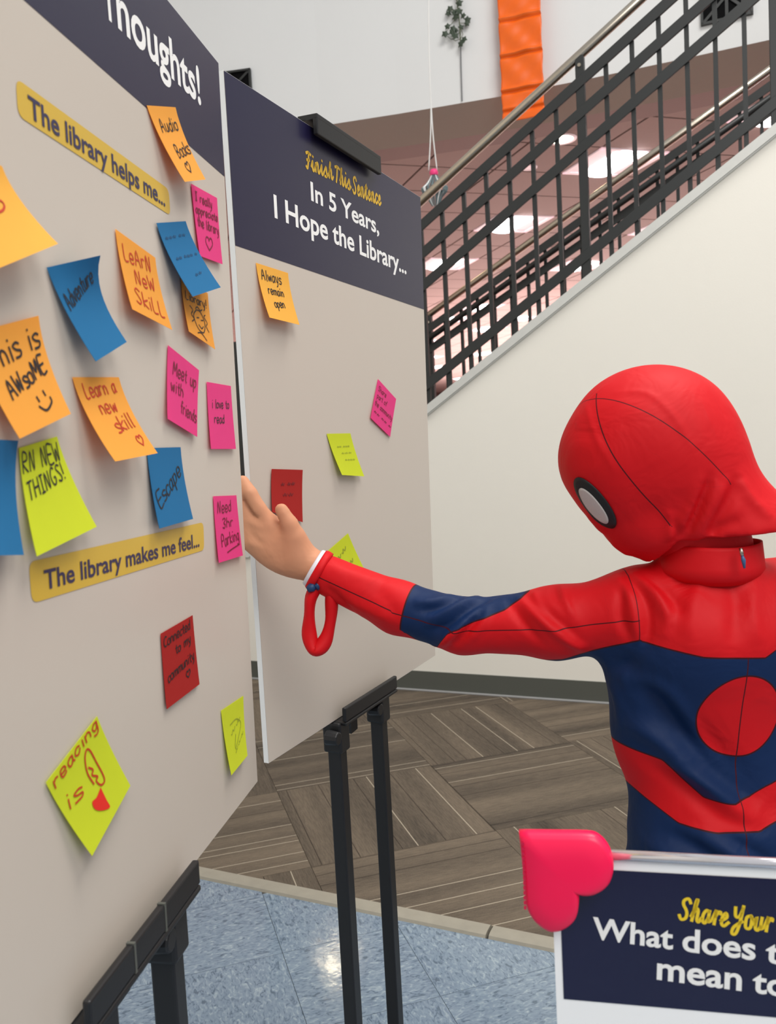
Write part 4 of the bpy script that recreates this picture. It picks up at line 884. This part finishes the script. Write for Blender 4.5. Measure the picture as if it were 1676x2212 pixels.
folds = [  # (pixels, height, width): ridges and grooves of the stretched cloth
 ([(1330, 1240), (1360, 1290), (1372, 1345), (1378, 1385)], .0035, .006), ([(1352, 1238), (1392, 1290), (1402, 1350), (1390, 1400)], -.004, .006), ([(1370, 1240), (1420, 1290), (1450, 1340)], .0035, .007),
 ([(1345, 1262), (1340, 1330), (1362, 1380)], -.0035, .006), ([(1400, 1260), (1440, 1330), (1430, 1385)], .003, .007), ([(1388, 1240), (1445, 1285), (1480, 1330)], -.003, .007),
 ([(1120, 1292), (1170, 1340), (1230, 1385), (1262, 1403)], .0045, .006), ([(1140, 1285), (1185, 1325), (1250, 1380)], -.0035, .006), ([(1100, 1300), (1130, 1345), (1170, 1390)], -.003, .006),
 ([(1212, 1265), (1222, 1300), (1240, 1340)], .003, .005), ([(1195, 1268), (1205, 1300)], -.003, .005), ([(1150, 1278), (1160, 1300), (1185, 1330)], .003, .005),
 ([(925, 1345), (960, 1325), (1005, 1300), (1050, 1282)], .005, .006), ([(930, 1365), (975, 1348), (1020, 1312), (1075, 1285)], -.0045, .006), ([(960, 1385), (1000, 1350), (1040, 1310)], .0045, .006),
 ([(905, 1320), (950, 1312), (1000, 1288)], -.004, .006), ([(890, 1300), (935, 1300), (980, 1282)], .0035, .006), ([(925, 1395), (955, 1388), (985, 1365), (1010, 1335)], .005, .007), ([(975, 1395), (1005, 1365), (1035, 1330)], -.0045, .006),
 ([(1010, 1385), (1040, 1350), (1055, 1310)], .003, .006), ([(740, 1290), (800, 1320), (860, 1345)], .002, .008), ([(700, 1265), (740, 1300), (790, 1345)], -.0025, .007), ([(690, 1215), (760, 1240), (830, 1262)], .0015, .008),
 ([(800, 1270), (840, 1300), (850, 1350)], -.0015, .01), ([(524, 1076), (535, 1096), (546, 1112), (556, 1120)], -.0045, .0022), ([(540, 1150), (552, 1165), (572, 1178)], -.0015, .004), ([(532, 1120), (548, 1132), (566, 1140)], .0018, .004), ([(536, 1168), (556, 1182)], .0012, .004), ([(608, 1100), (604, 1106), (606, 1112)], -.0008, .0015),
 ([(1330, 1420), (1400, 1490), (1480, 1580), (1590, 1690), (1660, 1740)], -.011, .020), ([(1345, 1560), (1430, 1600), (1530, 1690), (1600, 1735)], .008, .013), ([(1350, 1470), (1440, 1500), (1540, 1640), (1620, 1700)], .007, .011),
 ([(1400, 1650), (1480, 1700), (1560, 1770), (1650, 1790)], -.004, .010), ([(1440, 1640), (1520, 1690), (1610, 1765)], .004, .009), ([(1390, 1820), (1450, 1850), (1520, 1890)], .005, .010), ([(1440, 1800), (1520, 1840), (1600, 1890)], -.005, .010), ([(1500, 1800), (1590, 1850), (1650, 1885)], .005, .010), ([(1570, 1810), (1640, 1850), (1670, 1870)], -.004, .008),
 ([(1505, 1200), (1510, 1260), (1490, 1330), (1495, 1390)], .003, .010), ([(1560, 1220), (1590, 1300), (1580, 1400)], -.0035, .010), ([(1640, 1240), (1625, 1310), (1640, 1400)], .003, .009), ([(1450, 1250), (1480, 1230), (1540, 1225)], .002, .006),
 ([(1370, 1420), (1330, 1440), (1290, 1448)], -.003, .008), ([(1295, 1450), (1330, 1500), (1345, 1560)], .003, .010)]
V = wrinkle(V, Nn, bv, folds)
# --- colour regions as smooth distances
bd_, bt_, bo_ = pdist(V, arm); tpx = np.interp(bt_, [0, 1, 2, 3, 4], [1385, 1200, 1000, 860, 690])
rad_arm = np.interp(bt_, [0, 1, 2, 3, 4], [.047, .0435, .035, .034, .027]); qz = bo_[:, 2]/rad_arm
isarm = (bd_ < .085) & (V[:, 0] < at(1366, 1400, 1.0)[0]+.0) & (V[:, 2] > .955)
aT = (V-T3(0, 0, 0))@Rb; zT = V[:, 2]
def az_tab(pxs, d): P = np.array([at(x, y, d) for x, y in pxs]); return (P-T3(0, 0, 0))@Rb, P[:, 2]
def ztab(pxs, d=.95): a_, z_ = az_tab(pxs, d); return np.interp(aT, a_, z_)
zy = ztab([(1300, 1365), (1362, 1383), (1440, 1400), (1500, 1411), (1632, 1413), (1676, 1383), (1800, 1340)])
zt_ = ztab([(1300, 1625), (1345, 1636), (1455, 1660), (1500, 1702), (1540, 1738), (1600, 1745), (1640, 1735), (1676, 1712), (1800, 1650)])
zb_ = ztab([(1300, 1700), (1355, 1712), (1390, 1725), (1440, 1765), (1490, 1800), (1560, 1808), (1650, 1803), (1676, 1790), (1800, 1740)])
dT = np.minimum(zy-zT, np.maximum(zT-zt_, zb_-zT))
ec = at(1612, 1555, .94); ea, ez = (ec-T3(0, 0, 0))@Rb, ec[2]
rE = np.sqrt(((aT-ea)/.046)**2+((zT-ez)/.050)**2); dE = (rE-1)*.046; back_ = (V-T3(0, 0, 0))@Nb > 0
dT = np.where(back_, np.minimum(dT, dE), dT); dT = np.where((aT > .150) & (zT < zy), .02, dT)
gt = np.interp(tpx, [870, 884, 892, 930, 965, 985, 1005, 1100, 1160, 1175], [9, 2.2, -.55, -.95, -.80, -.1, .20, .62, 1.1, 9])
ht = np.interp(tpx, [1120, 1160, 1210, 1290, 1366, 1400], [-9, -1.02, -.90, -.66, -.45, -.4])
dA = np.maximum((qz-gt)*rad_arm, (ht-qz)*rad_arm)
dA = np.where((tpx < 905) & (qz > -.6), np.minimum((tpx-886)*1.06/F_PX, (qz+1.0)*.04), dA)
dA = np.clip(dA, -.02, .02)
dblue = np.where(isarm, dA, dT); dblue = np.where(zT > .55, dblue, .02)
foot_red = zT < .17; dblue = np.where(zT < .25, (zT-.17), dblue)
# bare hand: beyond the cuff plane
cuffn = at(665, 1212, 1.1)-at(730, 1250, 1.1); cuffn /= np.linalg.norm(cuffn); cuffp = at(690, 1233, 1.1)
dskin = np.where(V[:, 0] < .1, (V-cuffp)@cuffn, -.05); skinR = (zT < .665) & (zT > .48) & (aT > .18); dskin = np.where(skinR, .02, dskin)
headm = (V[:, 2] > at(1500, 1150, 1.0)[2]) & (V[:, 2] > 1.13); dskin = np.where(headm, .02, dskin)
# generic stitched seams
s_a = np.where(isarm & (tpx > 640), (qz-.02)*rad_arm, np.where(isarm, .03, np.where(back_ & (zT > .56), aT-ea*.98, .03)))
s_a = np.where(~isarm & (zT > zy), .03, s_a)
s_b = np.where(isarm & (V[:, 0] < .2), .03, np.abs(.0)+(V[:, 0]-at(1368, 1330, .98)[0])); s_b = np.where((zT > zy-.002) & (np.abs(s_b) < .03), s_b, .03)
def suit_mat():
    m = mat('stretch_suit', (200, 14, 24), .60, spec=.25); nt = m.node_tree; b = nt.nodes['Principled BSDF']; N = nt.nodes.new; Lk = nt.links.new
    b.inputs['Sheen Weight'].default_value = .0
    def attr(n): q = N('ShaderNodeAttribute'); q.attribute_name = n; return q.outputs['Fac']
    def step(v, e0, e1):
        q = N('ShaderNodeMapRange'); q.inputs[1].default_value = e0; q.inputs[2].default_value = e1; Lk(v, q.inputs[0]); return q.outputs[0]
    def ab(v): q = N('ShaderNodeMath'); q.operation = 'ABSOLUTE'; Lk(v, q.inputs[0]); return q.outputs[0]
    def mix(f_, a, c):
        q = N('ShaderNodeMix'); q.data_type = 'RGBA'; Lk(f_, q.inputs[0])
        for i, z in ((6, a), (7, c)):
            if isinstance(z, tuple): q.inputs[i].default_value = z
            else: Lk(z, q.inputs[i])
        return q.outputs[2]
    db = attr('dblue'); col = mix(step(db, -.0002, .0002), lin((206, 8, 20)), lin((6, 37, 80)))
    col = mix(step(ab(db), .0011, .0007), col, lin((60, 4, 14)))
    col = mix(step(ab(attr('seam_a')), .0008, .0005), col, lin((70, 4, 14)))
    col = mix(step(ab(attr('seam_b')), .0007, .0004), col, lin((80, 5, 16)))
    sk = step(attr('dskin'), -.0002, .0002); col = mix(sk, col, lin((206, 146, 112)))
    Lk(col, b.inputs['Base Color'])
    tc = N('ShaderNodeTexCoord'); n2 = N('ShaderNodeTexNoise'); n2.inputs['Scale'].default_value = 17; n2.inputs['Detail'].default_value = 3; n2.inputs['Distortion'].default_value = .8; Lk(tc.outputs['Object'], n2.inputs['Vector'])
    bp = N('ShaderNodeBump'); bp.inputs['Strength'].default_value = .55; bp.inputs['Distance'].default_value = .006; Lk(n2.outputs['Fac'], bp.inputs['Height']); Lk(bp.outputs[0], b.inputs['Normal'])
    return m
M_suit = suit_mat()
M_red = mat('red_stretch_cloth', (206, 8, 20), .60, spec=.25, bump=.6, bscale=30)
kid = thing('person', 'child in red and blue bodysuit with red hood, reaching toward the second board', 'person', (TC[0], TC[1], 0))
ins_hood = None
body = big_mesh('body', V, Q, [M_suit], kid, dict(dblue=dblue, dskin=dskin, seam_a=s_a, seam_b=s_b))
# --- hood
hp_ = [ell(at(1397, 966, 1.0), (.0955, .082, .0945), Rt, .03), ell(at(1436, 946, 1.0), (.080, .080, .078), Rt, .02),
       capp(at(1324, 1010, .995), at(1374, 1112, .995), .0500, .0430, .03), capp(at(1311, 988, .995), at(1335, 1030, .995), .0455, .042, .03), ell(at(1404, 1140, .995), (.038, .045, .034), Rt, .02),
       capp(at(1292, 1112, .990), at(1306, 1130, .990), .0105, .0105, .008), capp(at(1335, 1172, .99), at(1356, 1180, .99), .0065, .010, .006),
       capp(at(1462, 1020, 1.0), at(1520, 1160, 1.01), .076, .064, .03), capp(at(1480, 1010, .995), at(1600, 1150, .975), .058, .054, .03), capp(at(1540, 1120, 1.0), at(1700, 1190, .965), .050, .045, .03), capp(at(1485, 1180, 1.0), at(1520, 1200, 1.0), .046, .050, .015)]
hH = .003
Fh, loh = sdf_grid(hp_, (.14, .84, .98), (.62, 1.16, 1.40), hH)
# cut the hood off below its hem
g = [loh[a]+hH*np.arange(Fh.shape[a]) for a in range(3)]; X, Y, Zz = np.meshgrid(*g, indexing='ij', sparse=True)
c0, c1 = at(1440, 1178, .93), at(1676, 1158, .90); t_ = c1-c0; t_[1] = 0; t_ /= np.linalg.norm(t_); cn = np.array([t_[2], 0, -t_[0]])
cut = (X-c0[0])*cn[0]+(Zz-c0[2])*cn[2]; xm = at(1440, 1180, .99)[0]; cut = cut-np.clip((xm-X)*1.3, 0, .2)
Fh = np.maximum(Fh, cut.astype(np.float32))
Vh, Qh = surface_nets(Fh, loh, hH); Vh = relax(Vh, Qh, 2); Nh = normals(Vh, Qh); bh = BVHTree.FromPolygons([tuple(q) for q in Vh], [tuple(map(int, q)) for q in Qh])
hf = [([(1515, 1040), (1490, 1100), (1460, 1150), (1455, 1172)], .004, .006), ([(1535, 1030), (1505, 1100), (1475, 1170)], -.004, .005), ([(1565, 1040), (1545, 1090), (1515, 1150), (1500, 1172)], .004, .006), ([(1548, 1030), (1530, 1090), (1490, 1165)], .0025, .004),
      ([(1590, 1040), (1575, 1080), (1545, 1130), (1530, 1160)], -.004, .007), ([(1440, 1100), (1450, 1130), (1442, 1175)], .003, .005), ([(1600, 1120), (1560, 1140), (1520, 1165)], -.003, .006), ([(1600, 1030), (1625, 1080), (1670, 1120)], .003, .007),
      ([(1450, 1120), (1462, 1150), (1450, 1175)], -.004, .005), ([(1262, 870), (1290, 950), (1330, 1020)], .0009, .004), ([(1330, 848), (1400, 850), (1460, 905), (1500, 980)], .0008, .004)]
Vh = wrinkle(Vh, Nh, bh, hf)
# hood seams: two stitched panel lines
def plane_through(a, b, c_): n_ = np.cross(b-a, c_-a); return a, n_/np.linalg.norm(n_)
pa, na = plane_through(at(1268, 862, .95), at(1290, 960, .92), at(1375, 1055, .93)); sa = (Vh-pa)@na
pb, nb2 = plane_through(at(1328, 845, .93), at(1440, 890, .90), at(1530, 1045, .95)); sb = (Vh-pb)@nb2
vis_ = (Vh-at(1405, 962, 1.0))@Nb > -.02
sa = np.where(vis_ & (np.abs(sa) < .03) & (Vh[:, 2] > at(1400, 1130, 1)[2]) & (Vh[:, 2] < at(1300, 850, 1)[2]), sa, .03); sb = np.where(vis_ & (np.abs(sb) < .03) & (Vh[:, 2] > at(1400, 1050, 1)[2]), sb, .03)
hood = big_mesh('hood', Vh, Qh, [M_suit], kid, dict(dblue=np.full(len(Vh), -.02), dskin=np.full(len(Vh), -.02), seam_a=sa, seam_b=sb))
bh = BVHTree.FromPolygons([tuple(q) for q in Vh], [tuple(map(int, q)) for q in Qh])
# eye patch hugging the hood
def patch(name, m, ctr, ax_a, ax_b, ra, rb, off, par, th=.001, pw=2.0, rings=7, n=36):
    v = []; f = []
    def pt(r, k):
        a = 2*math.pi*k/n; ca_, sa_ = math.cos(a), math.sin(a); e = abs(ca_)**(2/pw)*np.sign(ca_); e2 = abs(sa_)**(2/pw)*np.sign(sa_)
        q = ctr+ax_a*ra*r*e+ax_b*rb*r*e2; loc, nr, _, _ = bh.find_nearest(Vector(q)); return np.array(loc)+np.array(nr)*off
    v.append(pt(0, 0))
    for j in range(1, rings+1): v += [pt(j/rings, k) for k in range(n)]
    f += [(0, 1+k, 1+(k+1) % n) for k in range(n)]
    for j in range(rings-1): f += [(1+j*n+k, 1+(j+1)*n+k, 1+(j+1)*n+(k+1) % n, 1+j*n+(k+1) % n) for k in range(n)]
    o = obj(name, v, f, m, par, True); s_ = o.modifiers.new('t', 'SOLIDIFY'); s_.thickness = th; s_.offset = 0; return o
ce = hit(1288, 1086, bh)
ea_ = at(1318, 1128, .98)-at(1256, 1030, .98); ea_ /= np.linalg.norm(ea_)
nr_ = np.array(bh.find_nearest(Vector(ce))[1]); ea_ -= nr_*(ea_@nr_); ea_ /= np.linalg.norm(ea_); eb_ = np.cross(nr_, ea_); eb_ = -eb_ if eb_@RT > 0 else eb_   # towards the face front
cE = ce+eb_*.004
M_rim = mat('black_eye_rim', (14, 14, 17), .5); M_mesh = mat('grey_eye_mesh', (196, 188, 184), .6, noise=.12, nscale=900)
patch('eye_rim', M_rim, cE, ea_, eb_, .0365, .0180, .0012, hood)
patch('eye_lens', M_mesh, cE+eb_*.002+ea_*.002, ea_, eb_, .0255, .0105, .0024, hood)
# collar, zip pull, cuff, dangling glove
def loft(name, rings, m, par, th=.0015, closed=True):
    n = len(rings[0]); v = [p for r in rings for p in r]; f = [(j*n+i, j*n+(i+1) % n, (j+1)*n+(i+1) % n, (j+1)*n+i) for j in range(len(rings)-1) for i in range(n)]
    o = obj(name, v, f, m, par, True); s_ = o.modifiers.new('t', 'SOLIDIFY'); s_.thickness = th; s_.offset = 0; return o
def ring(c_, ax, ay, rx, ry, n=36, wob=0): return [c_+ax*rx*math.cos(2*math.pi*k/n)+ay*ry*math.sin(2*math.pi*k/n)+Z*wob*math.sin(6*math.pi*k/n) for k in range(n)]
nk0, nk1 = at(1531, 1250, 1.0), at(1533, 1170, .998)
loft('collar', [ring(nk0*(1-t)+nk1*t, Rb, Nb, .0625-.0065*t-.012*max(0, .25-t)/.25, .0620-.004*t-.012*max(0, .25-t)/.25, 40, .0006) for t in (0, .15, .3, .45, .6, .75, .9, 1)], M_red, kid)
mb = MB(); zp = at(1600, 1184, .927); mb.tube([zp, zp-Z*.008-Nb*-.002], .0022, 8); zz = mb.build('zip_slider', M_steel, kid, True)
mb = MB(); mb.tube([zp-Z*.007+Nb*.002, zp-Z*.013+Nb*.003+Rb*.001, zp-Z*.022+Nb*.003+Rb*.002], [.0012, .0026, .0012], 8); mb.build('zip_pull', mat('blue_zip_pull', (60, 96, 140), .4), zz, True)
cn_ = cuffn; cy_ = np.cross(cn_, Z); cy_ /= np.linalg.norm(cy_); cz_ = np.cross(cy_, cn_)
cc = at(688, 1232, 1.1)
loft('cuff_hem', [ring(cc+cn_*t, cy_, cz_, r_, r_*1.05) for t, r_ in ((-.006, .0262), (-.002, .0266), (.002, .0262), (.004, .0250))], M_red, kid)
loft('elastic_band', [ring(cc+cn_*t, cy_, cz_, r_, r_*1.05) for t, r_ in ((.0005, .0240), (.004, .0246), (.0075, .0240), (.009, .0228))], mat('white_elastic', (225, 225, 232), .6), kid)
gp = [(688, 1262), (672, 1290), (668, 1330), (668, 1370), (676, 1400), (688, 1402), (704, 1380), (714, 1340), (716, 1300), (712, 1275)]
gl = smooth_path([at(x, y, 1.095) for x, y in gp], 5); N_g = len(gl); rg = []
for i, q in enumerate(gl):
    t = gl[min(i+1, N_g-1)]-gl[max(i-1, 0)]; t /= np.linalg.norm(t); sd = np.cross(t, fw); sd /= np.linalg.norm(sd); s_ = i/(N_g-1)
    wd = .0066+.0025*math.sin(s_*math.pi)+.0012*math.sin(s_*23); rg.append([q+sd*wd*math.cos(2*math.pi*k/16)+fw*(.011+.003*math.sin(s_*15))*math.sin(2*math.pi*k/16) for k in range(16)])
v = [p for r in rg for p in r]; f = [(j*16+i, j*16+(i+1) % 16, (j+1)*16+(i+1) % 16, (j+1)*16+i) for j in range(N_g-1) for i in range(16)]+[tuple(range(16))[::-1], tuple((N_g-1)*16+k for k in range(16))]
obj('dangling_glove', v, f, M_red, kid, True)
mb = MB(); mb.tube([at(680, 1262, 1.085), at(672, 1270, 1.08), at(664, 1274, 1.08)], [.0055, .006, .004], 8); mb.tube([at(690, 1258, 1.085), at(682, 1270, 1.08)], [.004, .005], 8)
mb.build('cuff_lining', mat('blue_lining', (20, 56, 100), .5), kid, True)
